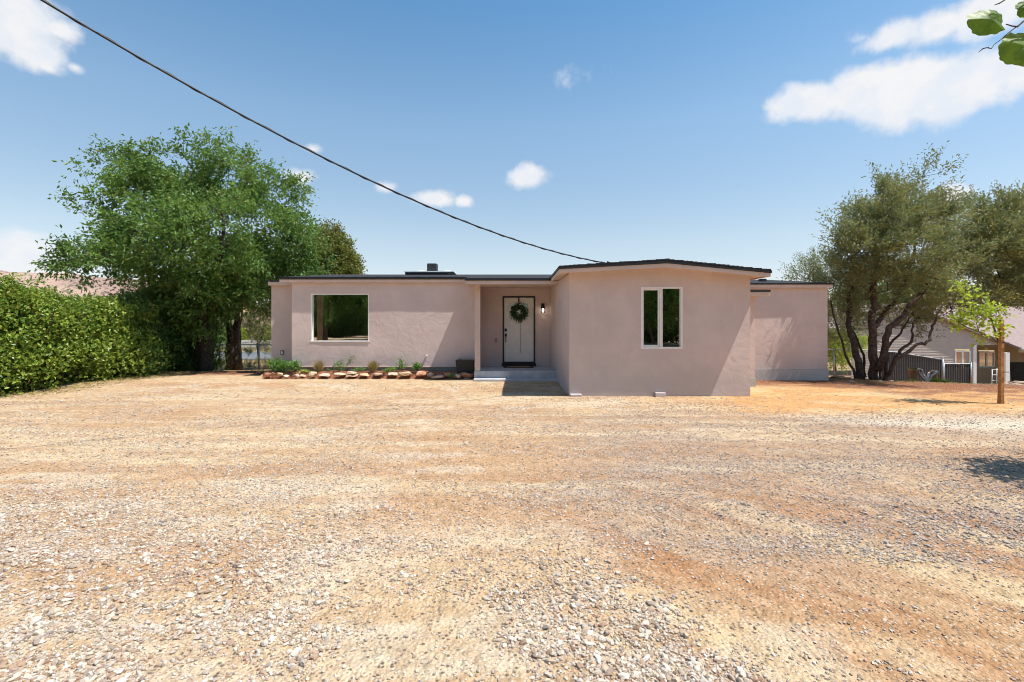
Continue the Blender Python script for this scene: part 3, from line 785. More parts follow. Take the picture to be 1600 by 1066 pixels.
# black metal edge along the eaves and rakes
def edge_bar(pts, h_=.05):
    m2 = MB()
    for a_, b_ in zip(pts, pts[1:]):
        a_, b_ = np.array(a_, float), np.array(b_, float); d_ = b_-a_; nrm_ = np.array([d_[1], -d_[0], 0]); nrm_ = nrm_/np.linalg.norm(nrm_)*.006
        u_ = np.array([0, 0, h_])
        m2.add([a_, b_, b_+u_, a_+u_, a_+nrm_, b_+nrm_, b_+nrm_+u_, a_+nrm_+u_], [(0, 3, 2, 1), (4, 5, 6, 7), (0, 1, 5, 4), (3, 7, 6, 2), (0, 4, 7, 3), (1, 2, 6, 5)])
    m2.build('drip_edge', M['black'], house)
edge_bar([(EX0-.014, 13.283, 2.808), (xpx(727, 12.3)-.01, 13.283, 2.808)])
edge_bar([(xpx(727, 12.3)-.012, 12.284, 2.688), (1.0, 12.284, 2.688)])
edge_bar([(.984, 10.124, 2.738), (3.28, 10.124, 2.866)])
edge_bar([(3.28, 10.124, 2.866), (5.483, 10.124, 2.656)])
edge_bar([(.984, 12.28, 2.738), (.984, 10.126, 2.738)])
edge_bar([(6.2, 13.283, 2.670), (xpx(1301, 13.3)+.014, 13.283, 2.670)], .038)
# left recess roof
MB().box(xpx(415.5, 14.05), EX0+.25, 14.05, 18.8, zpx(440.6, 14.05)+.002, zpx(437.8, 14.05)).build('roof', M['shingle'], house)
MB().box(xpx(418.5, 14.06), EX0+.25, 14.07, 18.8, zpx(446, 14.06), zpx(440.7, 14.06)).build('fascia', M['trim'], house)
# right roof
slope_roof(4.6, xpx(1301, 13.3), 13.3, 2.715, .115, thick=.045)
MB().box(xpx(1190, 14.6), xpx(1198, 14.6), 14.6, 14.8, 2.80, zpx(435.5, 14.6)).build('roof_vent', M['black_matte'], house, bevel=.01)
# gutter and downpipe at the far right corner
mb = MB().tube([(RWx1+.02, 13.50, 2.6), (RWx1+.035, 13.52, 2.45), (RWx1+.035, 13.52, .1)], .022, 8); mb.build('downpipe', M['galv'], house, smooth=True)
# wing roof
RL, RR_, RC = 1.0, 5.467, 3.28
mb = MB().prism_y([(RL-.012, 2.741), (RC, 2.866), (RR_+.012, 2.658), (RR_+.012, 2.722), (RC, 2.946), (RL-.012, 2.803)], 10.128, 15.5); mb.build('roof', M['shingle'], house)
mb = MB().prism_y([(RL, 2.662), (RC, 2.783), (RR_, 2.580), (RR_, 2.655), (RC, 2.863), (RL, 2.738)], 10.14, 10.18); mb.build('fascia', M['trim'], house)
mb = MB().prism_y([(RL+.02, 2.690), (RC, 2.811), (RR_-.02, 2.608), (RR_-.02, 2.655), (RC, 2.862), (RL+.02, 2.738)], 10.181, 15.0); mb.build('soffit', M['trim'], house)
for x_ in (RL, RR_-.03):
    zz = 2.662 if x_ < 3 else 2.582
    MB().box(x_, x_+.03, 10.1815, 13.2 if x_ < 3 else 13.25, zz, zz+.076).build('fascia', M['trim'], house)
# ragged shingle lumps on the rake and eave edges
mb = MB()
for i in range(46):
    x_ = RL+.05+(RR_-RL-.1)*i/45; top = np.interp(x_, [RL, RC, RR_], [2.803, 2.946, 2.722])
    mb.box(x_-.045, x_+.045, 10.118-.004*random.random(), 10.35, top-.012, top+.006+.012*random.random())
o = mb.build('shingle_edge', M['shingle'], house); o['kind'] = 'stuff'
mb = MB()
for i in range(90):
    x_ = EX0+.05+(7.2)*i/89
    if x_ > -1.3 : break
    mb.box(x_-.035, x_+.035, 13.278-.004*random.random(), 13.45, 2.862, 2.879+.008*random.random())
o = mb.build('shingle_edge', M['shingle'], house); o['kind'] = 'stuff'
# roof curb with duct on the main roof
cy = 16.4
rc = MB().box(xpx(633, cy), xpx(708.5, cy), cy, cy+1.0, 3.20, zpx(425.5, cy)).build('skylight_curb', M['shingle'], house)
MB().box(xpx(631.5, cy-.03), xpx(709.5, cy-.03), cy-.03, cy+1.03, zpx(425.4, cy), zpx(423.8, cy)).build('flashing', M['vinyl'], rc)
MB().box(xpx(699, cy-.2), xpx(709.5, cy-.2), cy-.2, cy-.04, 3.20, zpx(428.5, cy)).build('vent_hood', M['black_matte'], rc, bevel=.01)
MB().box(xpx(667, cy+.3), xpx(682.3, cy+.3), cy+.3, cy+.62, zpx(423.7, cy), zpx(411.5, cy+.3)).build('duct', M['black_matte'], rc, bevel=.03)
for a_, b_ in ((648, 659), (690, 700)): MB().lathe((xpx(a_, cy)+xpx(b_, cy))/2, cy+.6, [(.16, zpx(423.7, cy)), (.15, zpx(420.6, cy)), (.06, zpx(419.6, cy))], 14).build('dome', M['vinyl'], rc)

# windows ------------------------------------------------------------
def frame_ring(x0, x1, z0, z1, y0, y1, w_, wb=None, wt=None):
    wb = wb or w_; wt = wt or w_
    m2 = MB(); m2.box(x0, x0+w_, y0, y1, z0, z1); m2.box(x1-w_, x1, y0, y1, z0, z1)
    m2.box(x0+w_, x1-w_, y0+.001, y1, z0, z0+wb); m2.box(x0+w_, x1-w_, y0+.001, y1, z1-wt, z1); return m2
# picture window
wn = frame_ring(lw[0], lw[1], lw[2], lw[3], YW+.005, YW+.13, .028).build('window', M['white'], house)
MB().box(lw[0]-.01, lw[1]+.01, YW-.012, YW+.03, lw[2]-.004, lw[2]+.030).build('sill', M['white'], wn)
MB().box(lw[0]+.03, lw[1]-.03, YW+.075, YW+.081, lw[2]+.03, lw[3]-.03).build('pane', M['glass'], wn)
# wing window
wn = frame_ring(ww[0], ww[1], ww[2], ww[3], YF-.004, YF+.11, .036).build('window', M['white'], house)
xm0, xm1 = xpx(1031, YF), xpx(1035.5, YF)
MB().box(xm0, xm1, YF+.004, YF+.10, ww[2]+.037, ww[3]-.037).build('mullion', M['white'], wn)
frame_ring(ww[0]+.037, xm0-.002, ww[2]+.037, ww[3]-.037, YF+.02, YF+.075, .028, .045, .034).build('sash', M['white'], wn)
MB().box(ww[0]+.066, xm0-.031, YF+.045, YF+.050, ww[2]+.083, ww[3]-.072).build('pane', M['glass'], wn)
MB().box(xm1+.003, ww[1]-.038, YF+.055, YF+.060, ww[2]+.038, ww[3]-.038).build('pane', M['glass'], wn)
# rooms behind the glass
def room(x0, x1, y0, y1, z0, z1):
    m2 = MB(); t_ = .02
    m2.box(x0-t_, x0, y0, y1, z0, z1); m2.box(x1, x1+t_, y0, y1, z0, z1); m2.box(x0-t_, x1+t_, y1, y1+t_, z0, z1)
    m2.box(x0, x1, y0, y1, z0-t_, z0); m2.box(x0, x1, y0, y1, z1, z1+t_); return m2
room(-5.8, -2.2, YW+.17, 18, .4, 2.6).build('room', M['interior'], house)
room(2.0, 4.9, YF+.145, 14, .35, 2.5).build('room', M['interior'], house)
# a door frame and half wall inside the picture window
MB().box(-4.75, -4.68, 15.4, 15.5, .42, 2.58).build('inner_partition', M['white'], house)
MB().box(-4.60, -4.0, 15.0, 15.6, .42, 1.2).build('inner_partition', M['concrete'], house)

# door ------------------------------------------------------------
dfr = frame_ring(dr[0], dr[1], .335, dr[3], YD-.022, YD+.10, .042, .05).build('door_frame', M['black'], house)
MB().box(dr[0]-.02, dr[1]+.02, YD-.06, YD-.023, .332, zpx(567.8, YD)).build('threshold', M['black'], dfr)
sx0, sx1, sz0, sz1 = dr[0]+.043, dr[1]-.043, zpx(565.6, YD), dr[3]-.043
lz1, lz0 = zpx(474, YD), zpx(492, YD)
lit = [(xpx(a_, YD), xpx(b_, YD)) for a_, b_ in ((795.6, 804.6), (806.6, 814.4), (816.4, 824.8))]
m2 = MB(); y0_, y1_ = YD+.03, YD+.07
xc = xpx(813.4, YD)
m2.box(sx0, lit[0][0], y0_, y1_, sz0, sz1); m2.box(lit[2][1], sx1, y0_, y1_, sz0, sz1)
m2.box(lit[0][0], lit[2][1], y0_, y1_, lz1, sz1)
m2.box(lit[0][0], lit[2][1], y0_, y1_, sz0, zpx(552, YD))
m2.box(lit[0][0], xc-.004, y0_+.001, y1_, zpx(552, YD), lz0); m2.box(xc+.004, lit[2][1], y0_+.001, y1_, zpx(552, YD), lz0)
m2.box(lit[0][1], lit[1][0], y0_+.001, y1_, lz0, lz1); m2.box(lit[1][1], lit[2][0], y0_+.001, y1_, lz0, lz1)
dro = m2.build('door', M['door'], house, bevel=.002)
for a_, b_ in lit: MB().box(a_, b_, y0_+.018, y0_+.023, lz0, lz1).build('pane', M['doorglass'], dro)
MB().box(sx0, sx1, y0_-.006, y0_-.001, sz0-.035, sz0+.006).build('door_sweep', M['black'], dro)
hx_ = xpx(790.3, YD)
MB().box(hx_-.032, hx_+.032, y0_-.02, y0_-.001, zpx(518, YD), zpx(514, YD)+.01).build('deadbolt', M['black'], dro, bevel=.004)
mb = MB().box(hx_-.03, hx_+.03, y0_-.015, y0_-.001, zpx(526, YD), zpx(521.5, YD))
mb.tube([(hx_, y0_-.012, zpx(525.5, YD)), (hx_, y0_-.055, zpx(526.5, YD)), (hx_, y0_-.06, zpx(532, YD)), (hx_, y0_-.012, zpx(534.5, YD))], .011, 8)
mb.build('handle', M['black'], dro, smooth=False)
MB().box(-.4, 1.0, YD+.35, YD+.36, .34, 2.6).build('hallway', M['interior'], house)

# porch deck, step, post ------------------------------------------------------------
PX0 = xpx(741, 12.7)
MB().box(PX0, 1.22, 12.7, YD+.12, -.1, .330).build('porch_deck', M['concrete'], house, bevel=.012)
MB().box(PX0, 1.205, 12.40, 12.698, -.1, .150).build('step', M['slab'] if False else M['concrete'], house, bevel=.012)
MB().box(PX0+.01, -.84+.0, 12.72, 12.85, .331, 2.624).build('post', M['trim'], house, bevel=.004)

# lamp, cover plates, pipe ------------------------------------------------------------
lx_, lyy = xpx(848, YD), YD-.13
lt = MB().box(lx_-.045, lx_+.045, YD-.03, YD-.004, zpx(482, YD), zpx(474.5, YD)).build('wall_lamp', M['black'], house, bevel=.004)
MB().tube([(lx_, YD-.03, zpx(478.5, YD)), (lx_, YD-.09, zpx(476.8, YD)), (lx_, lyy, zpx(478, YD))], .011, 8).build('arm', M['black'], lt)
MB().lathe(lx_, lyy, [(.012, zpx(476.5, YD)), (.055, zpx(479, YD)), (.060, zpx(482.3, YD))], 20).build('lamp_cap', M['black'], lt, smooth=True)
gl = []; 
m2 = MB(); V_ = []; prof_ = [(.058, zpx(482.4, YD)), (.068, zpx(485, YD)), (.075, zpx(489.5, YD)), (.070, zpx(489.5, YD)), (.063, zpx(485, YD)), (.053, zpx(482.4, YD))]
m2.lathe(lx_, lyy, prof_, 24); m2.F = m2.F[:-2]; m2.build('lamp_glass', M['lampglass'], lt, smooth=True)
MB().lathe(lx_, lyy, [(.012, zpx(482.3, YD)), (.028, zpx(484.5, YD)), (.03, zpx(486.3, YD)), (.012, zpx(488.2, YD))], 16).build('bulb', M['bulb'], lt, smooth=True)
ob = MB().box(xpx(773.2, YD), xpx(776.8, YD), YD-.022, YD-.004, zpx(535, YD), zpx(529, YD)).build('outlet_cover', M['brown_box'], house, bevel=.004)
MB().box(xpx(774.3, YD), xpx(775.8, YD), YD-.027, YD-.0225, zpx(533, YD), zpx(531, YD)).build('button', M['white'], ob)
ob = MB().box(xpx(438.8, 14.2), xpx(443.4, 14.2), 14.165, 14.19, zpx(554.5, 14.2), zpx(547.5, 14.2)).build('outlet_cover', M['brown_box'], house, bevel=.004)
MB().box(xpx(440.2, 14.2), xpx(442.4, 14.2), 14.158, 14.1645, zpx(553, 14.2), zpx(549, 14.2)).build('socket', M['vinyl'], ob)
px_ = xpx(666.5, YW); MB().tube([(px_, YW+.02, zpx(556, YW)), (px_, YW-.055, zpx(556, YW))], .026, 12).build('drain_pipe', M['pipe'], house, smooth=False)

# things on the porch ------------------------------------------------------------
mt = empty('doormat', (.13, 13.78, .332), 'thin dark edged coir doormat lying on the porch before the door', 'doormat')
MB().box(xpx(787, 13.9), xpx(833, 13.9), 13.58, 14.02, .332, .343).build('border', M['black_matte'], mt)
MB().box(xpx(792, 13.9), xpx(828, 13.9), 13.63, 13.97, .3435, .352).build('mat_pile', M['mat'], mt)
# wreath
wx, wy, wz = xpx(810.6, YD), YD-.03, zpx(488.5, YD)
wr = empty('wreath', (wx, wy, wz), 'round green leaf wreath hanging on the white front door', 'wreath')
n = 950; a_ = rng.random(n)*6.283; rr = .155+.05*rng.normal(size=n)
pos = np.stack([wx+rr*np.cos(a_), wy-.03*rng.random(n), wz+rr*np.sin(a_)*1.02], -1)
ld = np.stack([np.cos(a_+.9), -.45*np.ones(n), np.sin(a_+.9)], -1)+rng.normal(size=(n, 3))*.45
me_ = leaf_mesh('leaves', pos, ld, np.array([0, -1, 0])+rng.normal(size=(n, 3))*.6, .05+.035*rng.random(n), .02, rng.random(n), (rng.random(n) < .06)*.4, off=(wx, wy, wz))
lo_ = link('leaves', me_, M['wreath'], wr); lo_['kind'] = 'stuff'
ring = [(wx+.15*math.cos(q), wy, wz+.15*math.sin(q)) for q in np.linspace(0, 6.283, 25)]
MB().tube(ring, .016, 8, cap=False).build('ring', M['bark'], wr, smooth=True)
MB().box(wx-.018, wx+.018, wy+.045, wy+.049, wz+.14, zpx(463.5, YD)-.02).build('hanger', M['black'], wr)
# planter
def xyz(x, y, Y): return P(x, y, Y)
pY = 12.98; px0, px1 = xpx(711.5, pY), xpx(740.5, pY); pz1, pz0 = zpx(563.5, pY), zpx(582, pY)
pl = empty('planter_box', ((px0+px1)/2, pY+.12, pz0), 'square black tapered planter holding dry soil beside the porch post', 'planter')
m2 = MB(); i_ = .045
m2.add([(px0+i_, pY+i_, pz0), (px1-i_, pY+i_, pz0), (px1-i_, pY+.32-i_, pz0), (px0+i_, pY+.32-i_, pz0),
        (px0, pY, pz1), (px1, pY, pz1), (px1, pY+.32, pz1), (px0, pY+.32, pz1),
        (px0+.02, pY+.02, pz1), (px1-.02, pY+.02, pz1), (px1-.02, pY+.3, pz1), (px0+.02, pY+.3, pz1),
        (px0+.03, pY+.03, pz1-.05), (px1-.03, pY+.03, pz1-.05), (px1-.03, pY+.29, pz1-.05), (px0+.03, pY+.29, pz1-.05)],
       [(3, 2, 1, 0), (0, 1, 5, 4), (1, 2, 6, 5), (2, 3, 7, 6), (3, 0, 4, 7), (4, 5, 9, 8), (5, 6, 10, 9), (6, 7, 11, 10), (7, 4, 8, 11), (8, 9, 13, 12), (9, 10, 14, 13), (10, 11, 15, 14), (11, 8, 12, 15)])
m2.build('pot', M['black_matte'], pl)
MB().box(px0+.03, px1-.03, pY-.008, pY-.002, pz1-.035, pz1+.004).build('rim', M['black_matte'], pl)
m2 = MB()
for i in range(5):
    for j in range(3):
        cx_, cy_ = px0+.06+(px1-px0-.12)*i/4, pY+.06+.1*j
        m2.lathe(cx_, cy_, [(.055, pz1-.055), (.045, pz1-.02+.02*random.random()), (.01, pz1-.005)], 7)
m2.build('soil', M['soil'], pl)
n = 60; pos = np.stack([px0+.04+(px1-px0-.08)*rng.random(n), pY+.03+.26*rng.random(n), np.full(n, pz1-.02)], -1)
me_ = leaf_mesh('dead_plant', pos, np.stack([rng.normal(size=n)*.6, rng.normal(size=n)*.6, np.ones(n)], -1), rng.normal(size=(n, 3)), .03+.07*rng.random(n), .010, rng.random(n), .4, off=tuple(pl.location))
d_ = link('dead_plant', me_, M['drygrass'], pl); d_['kind'] = 'stuff'

# planting bed ------------------------------------------------------------
bx = np.linspace(-6.75, PX0-.01, 90); by = np.linspace(12.93, YW+.04, 9); A, B = np.meshgrid(bx, by)
Zb = .08+.19*ss(12.93, 13.08, B)+.04*(fbm(A*6, B*6, 71, 3)-.5)
id_ = np.arange(A.size).reshape(A.shape); q = np.stack([id_[:-1, :-1], id_[:-1, 1:], id_[1:, 1:], id_[1:, :-1]], -1).reshape(-1, 4)
me_ = raw_mesh('planting_bed', np.stack([A, B, Zb], -1).reshape(-1, 3), q, np.full(len(q), 4), smooth=True)
tag(link('planting_bed', me_, M['soil']), 'narrow bed of reddish soil along the left wall', kind='structure')
# the stones that edge it, each its own
def rock(name, x, y, w_, h_, mat, label, Y=12.88, depth=None, rot=0., group='stones edging the planting bed', sub=2, cat='rock'):
    V0, F0 = ico(sub); c_ = P(x, y, Y); Ws, Hs = w_/F*Y, h_/F*Y; D = depth or min(Ws, .3)
    V = V0.copy(); V = np.sign(V)*np.abs(V)**.62; V = V*(1+.16*(fbm(V[:, :1]*1.3+x, V[:, 1:2]*1.3+y, 31, 2)-.5))
    for _ in range(9):
        d_ = unit(rng.normal(size=3)*np.array([1, 1, .8])); k_ = .52+.35*rng.random(); V = V-np.clip(V@d_-k_, 0, None)[:, None]*d_
    V = V*(1+.05*rng.normal(size=(len(V), 1)))
    V = V/np.abs(V).max(0)*np.array([Ws, D, Hs])/2
    ca, sa = math.cos(rot), math.sin(rot)
    V = np.stack([V[:, 0]*ca-V[:, 2]*sa, V[:, 1], V[:, 0]*sa+V[:, 2]*ca], -1)
    me_ = raw_mesh(name, V, F0, np.full(len(F0), 3)); o = link(name, me_, mat); o.location = c_
    bv = o.modifiers.new('bevel', 'BEVEL'); bv.width = .006; bv.segments = 1
    return tag(o, label, cat, group)
RO, RD, RT, RP = M['rock_orange'], M['rock_red'], M['rock_tan'], M['rock_pink']
rocks = [(418, 584, 9, 9, RD, 'dark red stone at the far left corner of the bed, below the green shrub'),
 (427.5, 583.5, 8, 7, RD, 'small red stone second from the left end of the bed'),
 (437, 584, 11, 7, RO, 'small orange stone under the leftmost leafy shrub'),
 (448, 586, 10, 5, RT, 'low tan stone just left of the pale flat slab'),
 (462, 585.5, 14, 7, RP, 'pale pink low stone in front of the round green bush'),
 (474.5, 585, 11, 6, RT, 'yellowish stone between the pale pink one and the upright orange block'),
 (488, 583.3, 14, 10, RO, 'upright orange block left of the first dry grass tuft'),
 (507, 584.6, 22, 6, RP, 'long pale slab under the first dry grass tuft'),
 (531, 583.6, 21, 6.5, RT, 'long tan slab below the leaning rose stem'),
 (551, 580.6, 15, 5, RT, 'rounded tan stone lying on top of two others'),
 (549, 585, 17, 5, RO, 'thin orange slab under the rounded tan stone'),
 (568, 583.6, 20, 6, RO, 'flat orange slab left of the second dry grass tuft'),
 (590, 584, 18, 5.5, RP, 'flat pinkish slab under the second dry grass tuft'),
 (612, 583, 16, 6, RT, 'low tan stone below the trailing plant'),
 (634, 582.2, 23, 10.5, RO, 'large orange stone with a sunlit cream top'),
 (657, 582.4, 21, 10.5, RD, 'large red stone right of the cream topped one'),
 (672, 583.5, 10, 9, RP, 'grey pink stone at the edge of the wall shadow'),
 (685, 586.5, 21, 8, RP, 'low grey slab in the shade left of the small weed'),
 (700, 583.5, 17, 6, RD, 'shaded reddish slab resting behind the small weed'),
 (714, 586, 12, 7, RP, 'shaded grey stone left of the big brown stone'),
 (728.5, 584.5, 27, 11, RD, 'big reddish brown slab in front of the black planter'),
 (731, 590.5, 12, 4, RP, 'small flat stone under the big reddish brown slab')]
for i, (x, y, w_, h_, mt_, lb) in enumerate(rocks):
    rock('edging_stone', x+random.uniform(-1.2, 1.2), y+1.6, w_*random.uniform(.85, 1.08), h_*random.uniform(.70, .95), mt_, lb, Y=12.86 if y > 585 else 12.90, rot=(-.10 if x == 728.5 else random.uniform(-.08, .08)))


# ------------------------------------------------------------------ small plants in the bed
def G3(x, y, z=None): return np.array([x, y, g(x, y) if z is None else z])
def leafy(name, x, ytop, ybot, w_, Y, mat, label, cat, n=260, leafL=.05, leafW=.03, stems=7, group='plants in the bed', lean=0., zb=None, dense=1.):
    b_ = P(x, ybot, Y); H = (ybot-ytop)/F*Y; Wd = w_/F*Y
    root = empty(name, tuple(b_), label, cat, group)
    m2 = MB(); tips = []
    for i in range(stems):
        a = random.uniform(-1, 1); d_ = random.uniform(-.8, .8)
        top = b_+np.array([a*Wd*.42+lean*H, d_*Wd*.35, H*(1-.35*a*a)*random.uniform(.7, 1)])
        mid_ = b_*.5+top*.5+np.array([a*Wd*.06, 0, .02]); m2.tube([b_, mid_, top], [.006, .005, .003], 4); tips += [mid_, top, (mid_+top)/2]
    m2.build('stem', M['stem'], root)['kind'] = 'stuff'
    tips = np.array(tips); k_ = rng.integers(0, len(tips), n)
    pos = tips[k_]+rng.normal(size=(n, 3))*np.array([Wd*.13, Wd*.13, H*.10])*dense
    pos[:, 2] = np.maximum(pos[:, 2], b_[2]+.01)
    ld = unit(pos-b_)+rng.normal(size=(n, 3))*.7
    me_ = leaf_mesh('leaves', pos, ld, np.array([0, 0, 1])+rng.normal(size=(n, 3))*.6, leafL*(.6+.7*rng.random(n)), leafW*(.7+.5*rng.random(n)), rng.random(n), (rng.random(n) < .06)*.5, off=tuple(b_))
    link('leaves', me_, mat, root)['kind'] = 'stuff'
    return root
def tuft(name, x, ytop, ybot, w_, Y, mat, label, cat, n=160, group=None, wd=.010, flat=.5):
    b_ = P(x, ybot, Y); H = (ybot-ytop)/F*Y; Wd = w_/F*Y
    root = empty(name, tuple(b_), label, cat, group)
    a = rng.random(n)*6.283; r_ = rng.random(n)**.7
    d_ = np.stack([np.cos(a)*r_*Wd*.5, np.sin(a)*r_*Wd*.35, H*(1-.3*r_**2)*(.6+.4*rng.random(n))], -1)
    pos = b_+np.stack([rng.normal(size=n)*Wd*.07, rng.normal(size=n)*Wd*.07, np.zeros(n)], -1)
    me_ = leaf_mesh('blades', pos, d_, rng.normal(size=(n, 3)), np.linalg.norm(d_, axis=1), wd, rng.random(n), (rng.random(n) < .1)*.4, off=tuple(b_), fold=.1)
    link('blades', me_, mat, root)['kind'] = 'stuff'
    return root
leafy('leafy_shrub', 436, 562, 585, 30, 13.2, M['plant'], 'leafy green shrub at the left corner of the bed, the widest one', 'shrub', n=700, leafL=.07, leafW=.045, stems=14)
leafy('leafy_shrub', 461, 566, 584, 22, 13.1, M['plant'], 'round bright green bush before the left edge of the sunlit wall', 'shrub', n=520, leafL=.06, leafW=.045, stems=12)
leafy('low_weed', 477, 577, 584, 16, 13.1, M['limegrass'], 'pale green low weed right of the round bush', 'weed', n=120, leafL=.04)
tuft('dry_grass_tuft', 498, 558, 583, 21, 13.12, M['drygrass'], 'upright dry tan grass tuft under the picture window', 'grass tuft', n=330, group='plants in the bed', wd=.011)
leafy('rose_bush', 531, 562, 583, 18, 13.15, M['plant'], 'sparse green rose bush with a long stem leaning right', 'rose bush', n=170, leafL=.045, stems=8)
leafy('rose_cane', 538, 551, 577, 9, 13.2, M['plant'], 'long thin rose cane with reddish leaves leaning right against the wall', 'rose cane', n=60, leafL=.045, stems=2, lean=.5)
leafy('low_weed', 512, 577, 583, 7, 13.1, M['plant'], 'tiny dark green seedling between the dry tuft and the rose', 'weed', n=40, leafL=.04, stems=3)
leafy('low_weed', 560, 574, 583, 24, 13.1, M['plant'], 'low straggly green weed left of the second dry tuft', 'weed', n=130, leafL=.04, stems=8)
tuft('dry_grass_tuft', 583, 558, 583, 23, 13.12, M['drygrass'], 'dry brown tuft with dark tips halfway along the bed', 'grass tuft', n=330, group='plants in the bed', wd=.011)
leafy('trailing_plant', 611, 574, 583, 22, 13.1, M['plant'], 'low trailing green plant left of the upright flowering stem', 'plant', n=220, leafL=.045, stems=9)
leafy('rose_bush', 629, 560, 582, 14, 13.15, M['plant'], 'upright rose with tan dried blooms behind the big orange stone', 'rose bush', n=150, leafL=.045, stems=6)
leafy('leafy_shrub', 653, 568, 581, 15, 13.1, M['plant'], 'small bright green bush behind the big red stone', 'shrub', n=260, leafL=.05, leafW=.04, stems=9)
leafy('low_weed', 706, 584, 592, 12, 12.80, M['plant'], 'small green weed growing between shaded stones', 'weed', n=90, leafL=.045, stems=6)

# pale slab left of the house and the mulch bank behind it
MB().prism_y([(-8.55, .02), (-6.55, .02), (-6.55, .085), (-8.55, .085)], 13.25, 14.15).build('pale_slab', M['slab'])
tag(bpy.data.objects['pale_slab'], 'pale flat concrete slab at the left corner of the house', 'slab')
lab = ['red stone nearest the slab below the left shrub', 'darker red stone behind the slab', 'orange stone at the top of the red bank', 'small brown stone at the foot of the bank']
for i, (x, y, w_, h_) in enumerate([(412, 589, 9, 8), (405, 583, 10, 6), (415, 574, 12, 6), (398, 581, 7, 4)]):
    rock('bank_stone', x, y, w_, h_, RD, lab[i], Y=13.6+.4*i, group='red stones on the bank left of the house')

# ------------------------------------------------------------------ trees and hedges
ASHB = pxblobs([(235,300,55,0),(195,262,40,.5),(290,275,62,0),(360,285,60,.3),(425,302,52,0),(180,340,45,-.6),(140,402,48,-.5),(255,375,80,-1.2),(345,370,85,-1.5),
                (435,370,62,-.5),(475,418,45,.4),(300,445,62,-.8),(400,440,58,-.3),(235,415,40,-.6),(122,388,24,0),(330,235,28,.4),(190,238,20,.4),(488,375,24,.5),
                (360,485,24,.2),(300,500,42,-.6),(285,492,36,-.6)], 16.2, 1.3, 20)
b0 = (P(318, 580, 16)[0], 16., g(-10.3, 16)-.05)
def q3(lst): return [P(x, y, Y) for x, y, Y in lst]
limbs = [(q3([(321,584,16.0),(322,548,16.0),(318,510,15.9),(316,480,15.9),(318,440,15.9)]), .20, .11, 'root'),
         (q3([(318,500,15.9),(335,470,16.0),(352,452,16.2),(385,420,16.4),(420,370,16.4)]), .10, .04, 'near'),
         (q3([(316,480,15.9),(330,440,15.6),(345,400,15.2),(350,350,15.0),(345,300,15.0)]), .10, .03, 'near'),
         (q3([(318,440,15.9),(300,420,15.6),(270,395,15.0),(240,350,15.0)]), .08, .03, 'near'),
         (q3([(314,470,15.9),(290,440,15.5),(250,425,15.3),(200,415,15.3),(150,400,15.5)]), .07, .025, 'near'),
         (q3([(318,440,15.9),(310,390,16.3),(300,330,16.5),(285,280,16.3)]), .08, .03, 'near'),
         (q3([(316,584,16.2),(308,540,16.3),(306,500,16.4),(300,470,16.6),(280,430,16.8)]), .11, .05, 'root')]
ash = make_tree('ash_tree', 'large leafy green tree with spreading round crown left of the house', 'tree', b0, limbs, ASHB, 1080, M['ash'], M['bark'],
          .125, .058, 7, 9, .50, .09, jitter=.55, up=.25, droop=.25, yellow=.03, clump=4, csize=.22, shoots=.07, shell=.45)
b1 = (P(366, 574, 19)[0], 19., g(-11, 19)-.05)
limbs = [(q3([(358,578,19),(360,540,19),(358,510,19),(352,485,19),(350,455,19)]), .17, .09, 'root'),
         (q3([(373,578,19.1),(368,545,19.1),(369,510,19.1),(372,480,19.2),(385,450,19.3)]), .16, .08, 'root'),
         (q3([(372,480,19.2),(360,460,19),(340,440,19)]), .06, .03, 'near')]
make_tree('elm_tree', 'dark double trunked tree behind the chain link fence', 'tree', b1, limbs,
          pxblobs([(350,430,50,0),(400,425,55,.3),(440,440,45,.8),(330,470,30,.4),(405,470,22,.5),(418,480,16,.5)], 19, .9), 300, M['ash'], M['bark'], .12, .055, 6, 9, .55, .12, droop=.2)
b2 = (P(375, 570, 21)[0], 21., g(-11, 21)-.05)
make_tree('young_tree', 'thin dark trunk of a young tree right of the double trunk', 'tree', b2,
          [(q3([(376,576,21),(375,540,21),(374,515,21),(377,490,21),(380,470,21)]), .06, .03, 'root')],
          pxblobs([(380,455,22,0),(395,462,18,0)], 21, .9), 40, M['ash'], M['bark'], .11, .05, 6, 8, .5, .1)
# shrub growing past the fence
make_tree('garden_shrub', 'light green rounded shrub behind the fence beside the house corner', 'shrub', (P(402, 560, 22)[0], 22., g(-11.6, 22)),
          [(q3([(404,572,22),(403,540,22),(400,515,22)]), .04, .02, 'root'), (q3([(403,540,22),(412,520,22)]), .03, .015, 'near')],
          pxblobs([(400,502,20,0),(388,510,14,.2),(414,515,14,0),(404,525,14,-.2),(412,545,9,0)], 22, .9), 120, M['olive'], M['bark'], .08, .035, 6, 8, .4, .12, yellow=.15)
make_tree('garden_shrub', 'fresh green shrub between the tree trunks beyond the fence', 'shrub', (P(343, 560, 24)[0], 24., g(-14.6, 24)),
          [(q3([(343,566,24),(343,540,24),(342,520,24)]), .04, .02, 'root')],
          pxblobs([(342,505,18,0),(350,520,12,0),(338,530,12,0)], 24, .9), 90, M['plant'], M['bark'], .09, .045, 6, 8, .4, .14)
for i, (x, y, r_) in enumerate([(345, 572, 6), (392, 577, 8), (388, 553, 6), (335, 575, 7)]):
    leafy('fence_weed', x, y-r_*1.6, y+4, r_*2.4, 20.1+.15*i, M['plant'] if i else M['darkshrub'],
          ['dark weed at the foot of the fence near the big trunk', 'green weed beside the middle fence post', 'olive weed between trunk and middle fence post', 'low weed left of the double trunk'][i], 'weed', n=160, leafL=.07, leafW=.04, group='weeds along the left fence')
